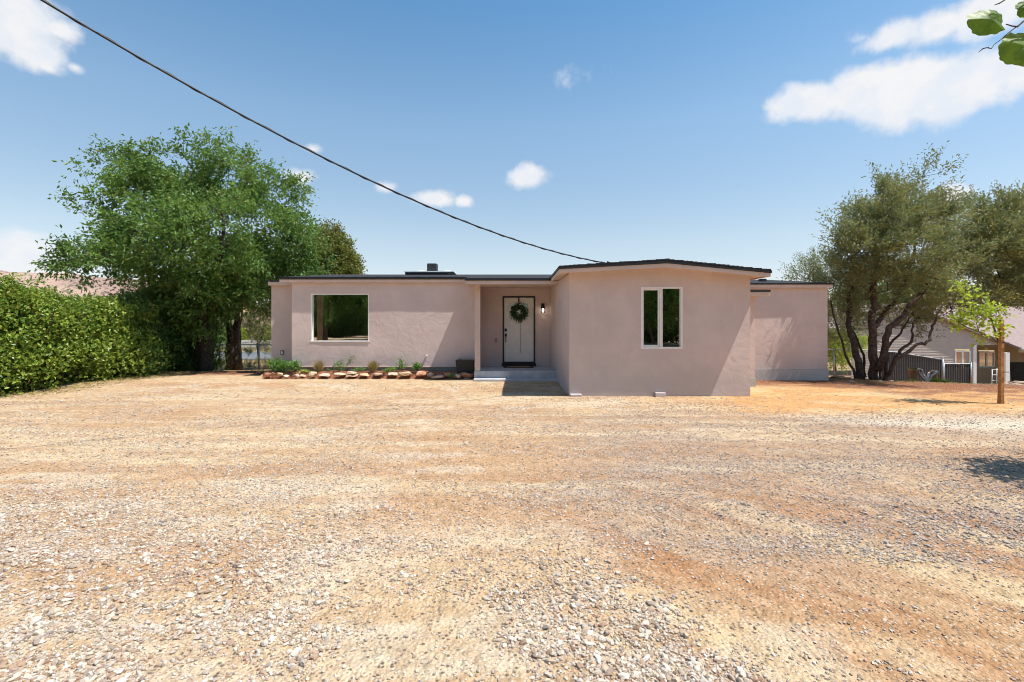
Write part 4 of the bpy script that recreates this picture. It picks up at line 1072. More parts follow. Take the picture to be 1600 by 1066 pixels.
# juniper behind the left end of the roof
JB = pxblobs([(514,368,15,0),(510,388,24,0),(522,410,30,0),(505,420,32,.3),(535,432,26,0),(490,440,30,.3),(550,440,18,0),(538,415,18,0),(528,388,18,0),(520,450,36,0),(510,480,40,0)], 25, 1.)
make_tree('juniper_tree', 'conical olive green juniper rising behind the left end of the roof', 'tree', (P(513, 540, 25)[0], 25., -.6),
          [(q3([(513,560,25),(513,480,25),(512,420,25),(514,365,25)]), .14, .03, 'root')], JB, 900, M['juniper'], M['bark'], .12, .06, 8, 9, .38, .08, jitter=.45, up=.7, yellow=.08, shell=.5)

# olive tree on the right
OB = pxblobs([(1342,348,36,.3),(1318,388,32,0),(1370,322,44,0),(1425,302,36,.2),(1455,275,20,.3),(1400,345,50,-.6),(1350,395,52,-.8),(1415,395,56,-1.),(1450,350,44,.2),
              (1320,430,32,.2),(1370,445,50,-.5),(1440,440,46,-.4),(1500,345,32,.5),(1530,338,34,.7),(1500,395,44,0),(1575,345,40,.5),(1600,320,26,.5),(1555,395,48,0),(1500,450,46,0),
              (1560,445,42,.2),(1620,400,60,.5),(1640,340,50,.8),(1312,480,26,.5),(1345,485,34,.8),(1420,480,32,.6),(1480,480,26,.4),(1322,515,22,1.2),(1440,500,26,.8),(1500,490,30,.8),(1390,500,22,1.0),(1660,440,60,.6),(1575,372,46,.2),(1535,385,44,.2)], 13.9, 1.15, 16)
ob_ = (P(1368, 594, 13.7)[0], 13.7, g(10.4, 13.7)-.05)
Yo = 13.7
def o3(lst): return [P(x, y, Yo+d_) for x, y, d_ in lst]
ol = [(o3([(1367,597,0),(1365,560,0),(1364,530,0),(1363,500,0),(1363,470,0),(1366,430,-.1),(1372,380,-.1),(1385,330,0)]), .125, .05, 'root'),
      (o3([(1347,597,.1),(1341,565,.15),(1333,540,.2),(1328,515,.3),(1327,490,.4),(1331,450,.4),(1335,400,.5),(1330,350,.6)]), .105, .035, 'root'),
      (o3([(1366,512,0),(1378,495,.1),(1392,478,.2),(1402,465,.3),(1420,430,.3),(1430,370,.4)]), .075, .03, 'near'),
      (o3([(1372,580,-.1),(1380,545,-.2),(1388,522,-.3),(1402,500,-.3),(1420,480,-.3),(1448,450,-.3),(1475,432,-.2),(1510,415,0),(1545,400,.1),(1590,378,.3)]), .095, .035, 'root'),
      (o3([(1380,597,-.3),(1386,590,-.3),(1397,565,-.4),(1408,548,-.4),(1424,533,-.4),(1424,515,-.4),(1430,500,-.3)]), .062, .02, 'root'),
      (o3([(1388,585,-.4),(1402,562,-.5),(1420,548,-.5),(1440,537,-.5),(1453,532,-.5),(1455,515,-.4),(1462,500,-.4),(1470,480,-.3)]), .055, .02, 'near'),
      (o3([(1340,597,.2),(1332,577,.2),(1322,557,.25),(1315,530,.3),(1306,505,.4),(1298,470,.5)]), .042, .02, 'root'),
      (o3([(1381,597,.2),(1384,570,.25),(1388,545,.3),(1400,525,.4),(1415,510,.5),(1425,490,.5)]), .05, .02, 'root'),
      (o3([(1352,590,.5),(1349,555,.5),(1340,530,.6),(1325,505,.8)]), .045, .02, 'root'),
      (o3([(1331,450,.4),(1315,430,.5),(1300,400,.6)]), .04, .02, 'near'),
      (o3([(1448,450,-.3),(1450,410,-.2),(1460,380,0)]), .04, .02, 'near'),
      (o3([(1376,597,.1),(1374,575,.1),(1376,555,.1)]), .03, .02, 'root')]
make_tree('olive_tree', 'wide grey green olive tree with many dark trunks right of the house', 'tree', ob_, ol, OB, 1250, M['olive'], M['bark_olive'],
          .088, .031, 9, 11, .50, .06, jitter=.30, up=.55, bias=(.28, 0, .1), yellow=.2, shell=.15, clump=5, csize=.19, shoots=.07)
# second, farther olive whose top shows over the right roof
make_tree('olive_tree', 'silvery tree top peeping over the right end of the roof', 'tree', (P(1275, 560, 19)[0], 19., -.5),
          [(q3([(1277,590,19),(1277,520,19),(1272,460,19),(1270,430,19)]), .09, .04, 'root')],
          pxblobs([(1265,430,20,0),(1290,420,28,0),(1250,436,12,0),(1315,470,36,0),(1300,500,34,0),(1320,525,20,0)], 19, .9), 230, M['olive'], M['bark_olive'], .09, .026, 8, 9, .5, .1, jitter=.4, up=.5, yellow=.04)
make_tree('garden_shrub', 'bright lime shrub beyond the fence at the right wall corner', 'shrub', (P(1306, 560, 23)[0], 23., -1.),
          [(q3([(1306,580,23),(1306,545,23)]), .04, .02, 'root')], pxblobs([(1305,532,14,0),(1322,538,14,0),(1296,545,12,0),(1338,540,12,0),(1306,560,16,0)], 23, .9), 120, M['sapling'], M['bark'], .09, .05, 6, 8, .35, .12)
# dark trees behind the neighbour's roof
make_tree('background_tree', 'dark green tree top behind the neighbour roof at the right edge', 'tree', (P(1600, 520, 42)[0], 42., -2.4),
          [(q3([(1600,560,42),(1600,480,42),(1600,440,42)]), .25, .1, 'root')], pxblobs([(1592,455,22,0),(1620,440,34,0),(1650,440,40,0),(1572,468,12,0),(1600,480,26,0)], 42, .8), 240, M['darkshrub'], M['bark'], .22, .12, 7, 9, 1.0, .3)
# two trees between the neighbour and the olive, seen as green through its branches
make_tree('background_tree', 'green tree seen through the branches of the olive', 'tree', (P(1400, 540, 38)[0], 38., -2.4),
          [(q3([(1400,580,38),(1400,500,38),(1400,460,38)]), .2, .1, 'root')], pxblobs([(1350,470,40,0),(1400,450,40,0),(1330,500,36,0),(1310,530,26,0),(1450,455,30,0),(1380,500,30,0)], 38, .8), 300, M['ash'], M['bark'], .20, .10, 7, 9, .9, .3)

# hedge on the left: lobes of leaves over a leafy body
def hedge(name, label, cat, path, mat, nlobes, per, leafL, leafW, depth=1.8, inner=.8, yellow=.08):
    """path: (x, y, z top) along the front foot"""
    pth = np.array(path, float); seg = np.linalg.norm(np.diff(pth[:, :2], axis=0), axis=1); cum = np.r_[0, np.cumsum(seg)]
    base = (pth[:, 0].mean()-depth/2, pth[:, 1].mean(), 0.)
    root = empty(name, base, label, cat)
    def at_(s_):
        return np.interp(s_, cum, pth[:, 0]), np.interp(s_, cum, pth[:, 1]), np.interp(s_, cum, pth[:, 2])
    P_, D_, T1 = [], [], []
    s_ = rng.random(nlobes)*cum[-1]; fx, fy, ft = at_(s_)
    typ = rng.random(nlobes); rad = .20+.40*rng.random(nlobes)
    gz = gh(fx, fy, False); ft = ft+.42*(fbm(s_*1.1+3, s_*0, 61, 3)-.5)
    hz = gz+.12+(ft-gz-.3)*rng.random(nlobes)
    off = np.where(typ < .62, .18+.42*rng.random(nlobes)+.55*np.clip((hz-gz)/(ft-gz), 0, 1)**2.5, .35+(depth-.35)*rng.random(nlobes))
    hz = np.where(typ < .62, hz, ft-rad*.95+.13*rng.normal(size=nlobes))
    cx_ = fx-off*.93; cy_ = fy+off*.36
    C = np.stack([cx_, cy_, hz], -1)
    d_ = unit(rng.normal(size=(nlobes, per, 3))+np.array([.55, -.5, .35]))
    pos = C[:, None]+d_*(rad[:, None, None]*(.82+.28*rng.random((nlobes, per, 1))))
    ld = d_*.5+rng.normal(size=pos.shape)*.6+np.array([0, 0, .25]); nr = d_+rng.normal(size=pos.shape)*.55+np.array([0, 0, .4])
    # stray shoots along the top
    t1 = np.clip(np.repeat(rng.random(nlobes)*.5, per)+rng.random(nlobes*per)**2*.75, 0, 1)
    t2 = (rng.random(nlobes*per) < yellow)*(.2+.5*rng.random(nlobes*per))
    pos = pos.reshape(-1, 3); ok = pos[:, 2] > gh(pos[:, 0], pos[:, 1])
    n = ok.sum()
    me_ = leaf_mesh('foliage', pos[ok], ld.reshape(-1, 3)[ok], nr.reshape(-1, 3)[ok], leafL*(.7+.6*rng.random(n)), leafW*(.7+.6*rng.random(n)), t1[ok], t2[ok], off=base)
    link('foliage', me_, mat, root)
    # woody body within
    m2 = MB(); ns = 26
    for i in range(ns):
        x_, y_, t_ = at_(cum[-1]*(i+.5)/ns); z_ = g(x_, y_)
        for j in range(5):
            o_ = .45+.3*j; p0 = Vector((x_-o_*.93, y_+o_*.36, z_)); 
            p1 = p0+Vector((random.uniform(-.2, .3), random.uniform(-.3, .3), (t_-z_)*.55)); p2 = p1+Vector((random.uniform(-.3, .4), random.uniform(-.3, .3), (t_-z_)*.35))
            m2.tube([p0, p1, p2], [.022, .016, .008], 5, cap=False)
    o = m2.build('branches', M['bark'], root); o['kind'] = 'stuff'
    # loose shoots standing out of the top and face
    ns = 330; s3 = rng.random(ns)*cum[-1]; x_, y_, t_ = at_(s3); o_ = .35+(depth-.5)*rng.random(ns)
    st = np.stack([x_-o_*.93, y_+o_*.36, t_+.42*(fbm(s3*1.1+3, s3*0, 61, 3)-.5)-.15], -1)
    fr = rng.random(ns) < .35; st[fr, 2] -= rng.random(fr.sum())*1.5; st[fr, 0] += .2
    dd = unit(rng.normal(size=(ns, 3))*.55+np.where(fr[:, None], np.array([.9, -.6, .5]), np.array([.15, -.1, 1.]))); ln = .22+.35*rng.random(ns)
    kk = (np.arange(8)+1)/8.; pos = st[:, None]+dd[:, None]*(ln[:, None]*kk)[..., None]+rng.normal(size=(ns, 8, 3))*.015
    n = ns*8; me_ = leaf_mesh('shoot_leaves', pos.reshape(-1, 3), (dd[:, None]*.6+rng.normal(size=(ns, 8, 3))*.7).reshape(-1, 3), rng.normal(size=(n, 3))*.6+np.array([0, 0, .6]), leafL*.9, leafW*.8, .5+.5*rng.random(n), (rng.random(n) < .12)*.5, off=base)
    link('shoot_leaves', me_, mat, root)['kind'] = 'stuff'
    m2 = MB()
    for a_, b_ in zip(st, st+dd*ln[:, None]): m2.tube([a_, b_], [.005, .002], 3, cap=False)
    m2.build('shoots', M['bark'], root)['kind'] = 'stuff'
    # inner leaves, dense enough to close the view through
    n = int(nlobes*per*.45); s2 = rng.random(n)*cum[-1]; x_, y_, t_ = at_(s2); o_ = .45+(depth-.3)*rng.random(n); z0_ = gh(x_, y_, False)
    pos = np.stack([x_-o_*.93, y_+o_*.36, z0_+.05+(t_-z0_-.45)*rng.random(n)], -1)
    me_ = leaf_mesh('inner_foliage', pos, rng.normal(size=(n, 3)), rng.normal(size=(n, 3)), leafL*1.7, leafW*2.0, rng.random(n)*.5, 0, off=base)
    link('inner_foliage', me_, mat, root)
    return root
hedge('hedge', 'tall yellow green hedge along the left edge of the yard', 'hedge',
      [(-13.6, 6.0, 2.2), (-12.4, 8.2, 2.25), (-11.25, 10.35, 2.36), (-10.95, 11.1, 2.32), (-10.75, 11.9, 2.12), (-10.45, 13.0, 1.95), (-10.2, 13.9, 1.9)], M['hedge'], 430, 150, .095, .058)
dsh = hedge('evergreen_shrub', 'dark green shrub mass in the shade under the large left tree', 'shrub',
      [(-10.2, 13.4, 2.3), (-10.5, 14.3, 2.5), (-10.75, 15.3, 2.5), (-10.85, 16.9, 2.2), (-11.0, 18.2, 1.9)], M['darkshrub'], 330, 100, .075, .04, depth=1.9, yellow=.02)

# shrubs added behind the camera to block the bright horizon in the panes
for i, (x, y, rz_, lb) in enumerate([(-9.5, -26.5, 1.55, 'added low shrubs blocking the horizon far off in the picture window'), (-18.0, -27.0, 1.6, 'added low shrubs blocking the horizon at the left foot of the picture window'), (9.0, -15.0, 1.5, 'added low shrubs blocking the horizon at the foot of the wing window')]):
    copy_tree(dsh, (x, y, 0), rz_, 1.6, lb)['group'] = 'unseen shrubs added to block the mirrored horizon'

# staked sapling
Ys = 9.6; sb = (P(1562, 630, Ys)[0]-.05, Ys, g(9.7, Ys))
sap = make_tree('sapling', 'young lime green sapling leaning left beside its stake', 'sapling', sb,
    [(q3([(1560,632,Ys),(1561,590,Ys),(1561,545,Ys),(1559,528,Ys),(1552,512,Ys),(1549,500,Ys),(1545,485,Ys)]), .017, .007, 'root'),
     (q3([(1561,537,Ys),(1548,527,Ys-.05),(1530,519,Ys-.1),(1512,512,Ys-.1)]), .009, .004, 'near'), (q3([(1545,485,Ys),(1530,468,Ys),(1515,450,Ys)]), .007, .004, 'near')],
    pxblobs([(1512,455,13,0),(1520,470,14,.1),(1540,482,15,0),(1525,498,15,-.1),(1545,505,14,.1),(1512,505,12,0),(1533,520,9,0),(1560,485,9,0),(1500,508,7,0),(1555,520,7,0)], Ys, .9),
    46, M['sapling'], M['stem'], .085, .062, 3, 4, .20, .04, droop=.25, yellow=.16, shell=.1)
MB().box(P(1561.6, 0, Ys-.05)[0], P(1567, 0, Ys-.05)[0], Ys-.08, Ys-.02, g(9.7, Ys)-.1, CAMZ+(HY-500)/F*Ys).build('stake', M['wood_stake'], None, bevel=.004)
tag(bpy.data.objects['stake'], 'reddish brown square wooden stake holding up the sapling', 'stake')
for zz in (1.2, .62):
    MB().tube([(P(1558, 0, Ys)[0], Ys-.02, zz), (P(1561, 0, Ys)[0], Ys-.1, zz+.01), (P(1568, 0, Ys)[0], Ys-.1, zz+.01), (P(1569, 0, Ys)[0], Ys, zz)], .008, 5).build('tie', M['cable'], bpy.data.objects['stake'])

# trees whose shade and leaves enter at the right
T_ = make_tree('shade_tree', 'tree outside the right edge whose shade falls on the gravel', 'tree', (8.9, 4.3, 0.),
    [([(8.9,4.3,-.05),(8.85,4.3,1.2),(8.8,4.4,2.4),(8.7,4.5,3.4)], .12, .06, 'root')],
    [((8.25,4.5,3.5),(1.6,.5,.8)),((7.25,4.72,3.0),(.9,.35,.45)),((9.8,4.3,4.0),(1.6,1.0,.9))], 210, M['ash'], M['bark'], .11, .055, 7, 8, .4, .1)
# the near branch with its two big round leaves
nb = empty('overhanging_branch_tree', (2.7, .15, 0.), 'branch tip with two big round green leaves in the top right corner', 'tree')
def near(x, y, Y=.95): return P(x, y, Y)
T = Tree()
T.limb([(2.7,.15,0),(2.72,.2,1.2),(2.65,.25,2.2),(2.5,.35,3.0)], .055, .03)
T.limb([(2.62,.28,2.4),(2.1,.5,2.62),(1.6,.75,2.55),near(1660,15),near(1625,5)], .02, .004, 'near')
T.attach([(2.9+rng.normal()*.5, -.2+rng.normal()*.4, 3.0+.4*rng.normal()) for _ in range(26)])
T.finish(.004); T.mesh(MB()).build('trunk', M['bark'], nb, smooth=True)
m2 = MB(); m2.tube([near(1640, 20), near(1604, 30), near(1596, 36), near(1590, 42), near(1582, 41), near(1572, 38)], [.0022,.0018,.0018,.0016,.0013,.001], 6)
m2.tube([near(1596, 36), near(1575, 52), near(1564, 62), near(1554, 69)], [.0013,.0010,.0008,.0006], 5)
m2.tube([near(1545, 74), near(1536, 76), near(1529, 82)], [.0009,.0012,.0004], 5)
m2.tube([near(1554, 69), near(1549, 76), near(1540, 74.5)], [.0007,.0009,.0008], 5)
m2.tube([near(1640, -30), near(1590, -10), near(1570, 0), near(1562, 5), near(1554, 8)], [.002,.0016,.0012,.0014,.0007], 5)
m2.build('twig', M['bark'], nb, smooth=True)
m_, t, b = mat_new('round_leaf'); p = obj_vec(t); out = m_.node_tree.nodes['Material Output']
c = t.mix(t.ramp(t.noise(p, 45, 4, .6), .4, .65), (.055, .15, .02), (.14, .26, .03))
t.l(c, b.inputs['Base Color']); b.inputs['Roughness'].default_value = .5
bump(t, b, t.noise(p, 160, 3), .3, .002)
tl = t.n('ShaderNodeBsdfTranslucent'); t.l(t.mix(.4, c, (.45, .55, .03)), tl.inputs[0]); mx = t.n('ShaderNodeMixShader'); mx.inputs[0].default_value = .5
t.l(b.outputs[0], mx.inputs[1]); t.l(tl.outputs[0], mx.inputs[2]); t.l(mx.outputs[0], out.inputs['Surface']); M['roundleaf'] = m_
def round_leaf(cx_, cy_, rx_, ry_, ang, Y=.95, seed=0, par=nb, mat=None):
    """a cupped, toothed round blade"""
    c_ = P(cx_, cy_, Y); rx_ = rx_/F*Y; ry_ = ry_/F*Y; rings = 7; ns = 64
    V = [(0, 0, 0)]; Fc = []
    for i in range(1, rings+1):
        for k_ in range(ns):
            q = 2*math.pi*k_/ns; f = i/rings
            edge = 1+(.03*math.sin(q*11+seed)+.025*math.sin(q*17+2*seed))*(f > .9)+.05*math.sin(q*2+seed)
            notch = 1-.22*math.exp(-((((q-.0+math.pi) % (2*math.pi))-math.pi)/.22)**2)
            x_ = rx_*f*math.cos(q)*edge*notch; z_ = ry_*f*math.sin(q)*edge*notch
            y_ = .010*f*f+.004*math.sin(q*3+seed)*f+.002*abs(math.sin(q*4))*f
            V.append((x_, y_, z_))
    for k_ in range(ns): Fc.append((0, 1+k_, 1+(k_+1) % ns))
    for i in range(rings-1):
        for k_ in range(ns):
            a_ = 1+i*ns+k_; b_ = 1+i*ns+(k_+1) % ns; Fc.append((a_, a_+ns, b_+ns, b_))
    ca, sa = math.cos(ang), math.sin(ang)
    m3 = MB(); m3.add([(c_[0]+x_*ca-z_*sa, c_[1]+y_+.12*z_, c_[2]+x_*sa+z_*ca) for x_, y_, z_ in V], Fc)
    return m3.build('leaf', M['roundleaf'], par, smooth=True)
round_leaf(1549, 30, 32, 22, -.08, seed=1)
round_leaf(1602, 72, 33, 29, .35, seed=4)
round_leaf(1612, 8, 17, 14, .3, seed=2)
n = 160; C = np.array([(2.9, -.2, 3.0)])+rng.normal(size=(n, 3))*np.array([.5, .4, .35])
me_ = leaf_mesh('crown', C, rng.normal(size=(n, 3)), np.array([0, 0, 1])+rng.normal(size=(n, 3))*.5, .08, .07, rng.random(n), 0., off=(2.7, .15, 0))
link('crown', me_, M['plant'], nb)

# trees across the road behind the camera: they show only in the window panes
for i, (x, y, rz_, sc__, lb) in enumerate([(9.2, -9.0, .6, .95, 'big green tree mirrored in the right wing window pane'), (4.6, -12.5, 2.2, 1.1, 'green tree mirrored in the left wing window pane'),
        (-10.2, -11.0, 1.2, .9, 'tree mirrored in the middle of the picture window'), (-5.0, -15.0, 3.6, 1.1, 'farther tree mirrored at the right of the picture window'),
        (-16.0, -14.0, 4.6, 1.0, 'tree mirrored at the left of the picture window'), (14.5, -13.0, 5.3, 1.1, 'tree on the street side beyond the frame'),
        (-12.8, -19.0, 2.6, 1.2, 'farthest tree mirrored behind the others in the picture window'), (-8.0, -21.0, .2, 1.2, 'far tree added to fill the gap in the picture window'), (7.0, -17.0, 3.0, 1.2, 'far tree added to fill the gap in the wing window'), (11.5, -18.0, 1.0, 1.2, 'far tree at the right of the wing window')]):  # gap-filling far trees are added to darken the reflection
    copy_tree(ash, (x, y, 0), rz_, sc__, lb)['group'] = 'trees on the street side mirrored in the windows'

# ------------------------------------------------------------------ fences
def chain_link(name, pts, label, posts, zt, zb, group=None, mesh=.075, wire=.0032, slats=None):
    """pts: plan line; posts at given fractions; zt, zb: rail and foot heights (functions of fraction)"""
    pts = np.array(pts, float); seg = np.linalg.norm(np.diff(pts, axis=0), axis=1); cum = np.r_[0, np.cumsum(seg)]; L = cum[-1]
    def at_(s_): s_ = np.clip(s_, 0, L); return np.interp(s_, cum, pts[:, 0]), np.interp(s_, cum, pts[:, 1])
    x0_, y0_ = at_(0); root = empty(name, (float(x0_), float(y0_), zb(0)), label, 'fence', group)
    for f_ in posts:
        x_, y_ = at_(f_*L); m2 = MB().tube([(x_, y_, zb(f_)-.1), (x_, y_, zt(f_)+.04)], .032, 10); m2.lathe(float(x_), float(y_), [(.038, zt(f_)+.03), (.03, zt(f_)+.06), (.008, zt(f_)+.075)], 10)
        m2.build('post', M['galv'], root, smooth=True)
    MB().tube([(*at_(f_*L), zt(f_)) for f_ in np.linspace(0, 1, 24)], .020, 8).build('top_rail', M['galv'], root, smooth=True)
    m2 = MB(); H = zt(0)-zb(0); k_ = int(L/mesh)
    for i in range(-int(H/mesh)-1, k_+1):
        for sg in (1, -1):
            s0 = i*mesh; s1 = s0+H
            if s1 < 0 or s0 > L: continue
            a0, a1 = max(0, s0), min(L, s1)
            h0, h1 = (a0-s0)/H, (a1-s0)/H
            if sg < 0: h0, h1 = 1-h0, 1-h1
            P0 = (*at_(a0), zb(a0/L)+(zt(a0/L)-zb(a0/L))*h0); P1 = (*at_(a1), zb(a1/L)+(zt(a1/L)-zb(a1/L))*h1)
            m2.tube([P0, P1], wire, 3, cap=False)
    o = m2.build('wire_mesh', M['wire'], root); o['kind'] = 'stuff'
    if slats:
        m2 = MB(); a_, b_, w_ = slats
        for s_ in np.arange(a_*L, b_*L, w_):
            x_, y_ = at_(s_); x2_, y2_ = at_(s_+w_*.97); f_ = s_/L
            top = zt(f_)+random.uniform(-.04, .05); bot = zb(f_)+random.uniform(.0, .05)
            m2.add([(x_, y_+.012, bot), (x2_, y2_+.02, bot), (x2_, y2_+.02, top), (x_, y_+.012, top),
                    (x_, y_+.016, bot), (x2_, y2_+.028, bot), (x2_, y2_+.028, top), (x_, y_+.016, top)], [(0,1,2,3),(7,6,5,4),(3,2,6,7),(0,4,5,1),(0,3,7,4),(1,5,6,2)])
        o = m2.build('slats', M['slat'], root); o['kind'] = 'stuff'
    return root
YL = 20.0
chain_link('chain_link_fence', [(P(300, 0, YL)[0], YL), (P(424, 0, YL)[0]+1.2, YL)], 'low galvanised chain link fence between the big tree and the house', [.0, .62, .9],
           lambda f: zpx(538.5, YL), lambda f: -.36)
YR = 19.0
chain_link('chain_link_fence', [(P(1250, 0, YR)[0], YR), (P(1473, 0, YR)[0], YR)], 'long chain link fence with dark slats running behind the olive', [.0, .238, .6, 1.],
           lambda f: float(np.interp(f, [0, .36, .66, 1], [zpx(546, YR), zpx(546, YR), zpx(550, YR), zpx(562, YR)])), lambda f: float(np.interp(f, [0, .4, 1], [-.62, -.62, -.85])), slats=(.56, 1., .07), mesh=.085, wire=.0022)
chain_link('fence_gate', [(P(1474.5, 0, YR)[0], YR), (P(1517, 0, YR)[0], YR-.0)], 'short gate panel with black slats beside the neighbour house', [.0, 1.],
           lambda f: zpx(568.5, YR), lambda f: -.93, slats=(.03, .97, .07), mesh=.085, wire=.0016)

# things at the foot of the right fence ------------------------------------------------------------
def pot(name, x, y0, y1, w0, w1, Y, label, plant=True):
    c_ = P(x, y1, Y); H = (y1-y0)/F*Y; r0, r1 = w0/F*Y/2, w1/F*Y/2
    root = empty(name, tuple(c_), label, 'pot', 'pots by the right fence')
    z_ = c_[2]; MB().lathe(c_[0], c_[1], [(r0*.9, z_), (r0, z_+.02), (r1*.95, z_+H*.82), (r1*1.06, z_+H*.84), (r1*1.06, z_+H), (r1*.9, z_+H), (r1*.85, z_+H*.88)], 18).build('bowl', M['clay'], root, smooth=False)
    if plant:
        n = 90; pos = np.array([c_[0], c_[1], z_+H*.9])+rng.normal(size=(n, 3))*np.array([r1*.4, r1*.4, .03])
        me_ = leaf_mesh('dark_plant', pos, np.array([0, 0, 1])+rng.normal(size=(n, 3))*.7, rng.normal(size=(n, 3)), .10, .03, rng.random(n)*.4, 0, off=tuple(c_)); link('dark_plant', me_, M['darkshrub'], root)['kind'] = 'stuff'
Yp = 16.2
pot('garden_pot', 1427.5, 577, 597, 9, 14, Yp, 'brown clay pot with a dark plant before the slatted fence')
pot('garden_pot', 1459, 580.5, 596, 7, 11, Yp+.1, 'smaller brown pot right of the bleached driftwood', False)
dw = MB(); 
for a_ in ([(1434,577,0),(1437,585,0),(1443,592,0),(1449,597,0)], [(1441,583,.1),(1446,591,.1),(1450,597,0)], [(1464,580,.1),(1456,587,.1),(1450,597,0)], [(1452,583,.2),(1449,590,.1),(1450,597,0)], [(1434,576.5,0),(1440,578,0),(1442,584,0)], [(1456,580,.1),(1462,581,.1)]):
    dw.tube([P(x, y, Yp-.1+d_) for x, y, d_ in a_], [.040-.006*i for i in range(len(a_))], 7)
o = dw.build('driftwood', M['drift'], None, smooth=True); tag(o, 'pale bleached driftwood branches standing between the two brown pots', 'driftwood')
for x, yt, yb, w_, lb in ((1425, 590, 600, 16, 'small lime grass tuft below the brown clay pot'), (1462, 588, 599, 18, 'bright lime grass clump under the smaller pot'), (1477, 590, 602, 24, 'widest lime grass clump, nearest the gate'), (1495, 597, 604, 14, 'dry pale grass clump in front of the gate')):
    tuft('grass_clump', x, yt, yb, w_, 15.2 if x < 1490 else 14.6, M['limegrass'] if x < 1490 else M['drygrass'], lb, 'grass', n=170, group='grass clumps by the right fence', wd=.014)
# boulders and bank stones
rock('boulder', 1603, 604.5, 72, 17, M['boulder'], 'large smooth pinkish boulder at the right edge behind the stake', Y=12.6, depth=1.1, group=None, sub=3, cat='boulder')
rock('boulder', 1537, 604, 40, 7, M['boulder'], 'low flat pale boulder left of the stake', Y=12.9, depth=.7, group=None, sub=3, cat='boulder')
rock('boulder', 1503, 604, 24, 5, RP, 'flattened pale stone before the gate', Y=13.0, depth=.5, group=None, cat='boulder')
rock('boulder', 1573, 609, 13, 9, RD, 'dark brown stone wedged beside the large boulder', Y=12.4, group=None, cat='boulder')
rock('boulder', 1309, 590, 22, 10, RD, 'rounded brown boulder at the corner of the right wall', Y=14.2, group=None, cat='boulder')
labs = ['first', 'second', 'third', 'fourth', 'fifth', 'sixth', 'seventh', 'eighth', 'ninth']
ringst = [(1330, 597, 9, 4, 'leftmost'), (1343, 599, 8, 4, 'second'), (1358, 600, 9, 4, 'third'), (1366, 598, 9, 6, 'fourth'), (1379, 598, 12, 6, 'fifth'), (1394, 597, 9, 6, 'sixth'), (1408, 598, 14, 5, 'seventh'), (1420, 600, 9, 4, 'last')]
for x, y, w_, h_, lb in ringst:
    rock('tree_ring_stone', x, y, w_, h_, random.choice([RP, RT, RP]), lb+' grey stone from the left in the row before the olive trunks', Y=13.1, group='stones in front of the olive tree')

# ------------------------------------------------------------------ the neighbour's house on the right
YN = 28.0; nbh = empty('neighbour_house', (P(1480, 0, YN)[0], YN, -2.4), 'neighbouring house with grey lap siding and pinkish shingle roof at the right', 'house')
def nx_(x, Y=YN): return (x-800)/F*Y
def nz_(y, Y=YN): return CAMZ+(HY-y)/F*Y
def lap(name, x0, x1, z0, ztop, y, mat, holes=(), par=nbh, step=.155):
    """lap siding: every board leans out at its foot"""
    m2 = MB(); z_ = z0
    while z_ < ztop-.02:
        z1_ = min(z_+step, ztop); spans = [(x0, x1)]
        for h_ in holes:
            if z_ < h_[3]-.01 and z1_ > h_[2]+.01:
                spans = [s3 for a_, b_ in spans for s3 in ((a_, min(b_, h_[0])), (max(a_, h_[1]), b_)) if s3[1]-s3[0] > .01]
        for a_, b_ in spans:
            m2.add([(a_, y-.028, z_), (b_, y-.028, z_), (b_, y, z1_), (a_, y, z1_), (a_, y, z_), (b_, y, z_)], [(0, 1, 2, 3), (0, 4, 5, 1), (0, 3, 4), (1, 5, 2)])
        z_ = z1_
    m2.box(x0, x1, y+.02, y+.12, z0, z0+.01)
    o = m2.build(name, mat, par); o['kind'] = 'stuff'; return o
wl1 = (nx_(1491.5), nx_(1515.5), nz_(576), nz_(548.5))
gx0, gx1 = nx_(1330), nx_(1520.5)
lap('siding', gx0, gx1, -2.4, nz_(537.5), YN, M['siding'], [wl1])
# gable above, stepping back with the slope
m2 = MB(); z_ = nz_(537.5); zt_ = nz_(478); xr0 = nx_(1562); xr1 = nx_(1415); xl = nx_(1270)
nb_ = int((zt_-z_)/.155); 
for i in range(nb_):
    za, zb_ = z_+i*.155, z_+(i+1)*.155; fa = (za-z_)/(zt_-z_); fb = (zb_-z_)/(zt_-z_)
    xa, xb = xr0+(xr1-xr0)*fa, xr0+(xr1-xr0)*fb; xc_, xd = xl+(xr1-xl)*fa, xl+(xr1-xl)*fb
    m2.add([(xc_, YN-.028, za), (xa, YN-.028, za), (xb, YN, zb_), (xd, YN, zb_), (xc_, YN, za), (xa, YN, za)], [(0, 1, 2, 3), (0, 4, 5, 1)])
m2.build('gable_siding', M['siding'], nbh)['kind'] = 'stuff'
MB().add([(xr0+.25, YN-.25, z_-.12), (xr1, YN-.25, zt_+.06), (xr1, YN+7, zt_+.06), (xr0+.25, YN+7, z_-.12), (xl, YN-.25, z_-.12), (xl, YN+7, z_-.12),
          (xr0+.25, YN-.25, z_-.02), (xr1, YN-.25, zt_+.16), (xr1, YN+7, zt_+.16), (xr0+.25, YN+7, z_-.02), (xl, YN-.25, z_-.02), (xl, YN+7, z_-.02)],
         [(6, 7, 1, 0), (7, 10, 4, 1), (6, 9, 8, 7), (7, 8, 11, 10), (0, 1, 2, 3), (1, 4, 5, 2), (6, 0, 3, 9)]).build('gable_roof', M['shingle_pink'], nbh)
MB().box(nx_(1519.5), nx_(1524.5), YN-.06, YN+.06, -2.4, nz_(538.5)).build('corner_trim', M['vinyl'], nbh)
MB().box(nx_(1524.6), nx_(1562), YN-.03, YN+.1, nz_(539.5), nz_(536)).build('porch_beam', M['siding'], nbh)
YN2 = 29.6
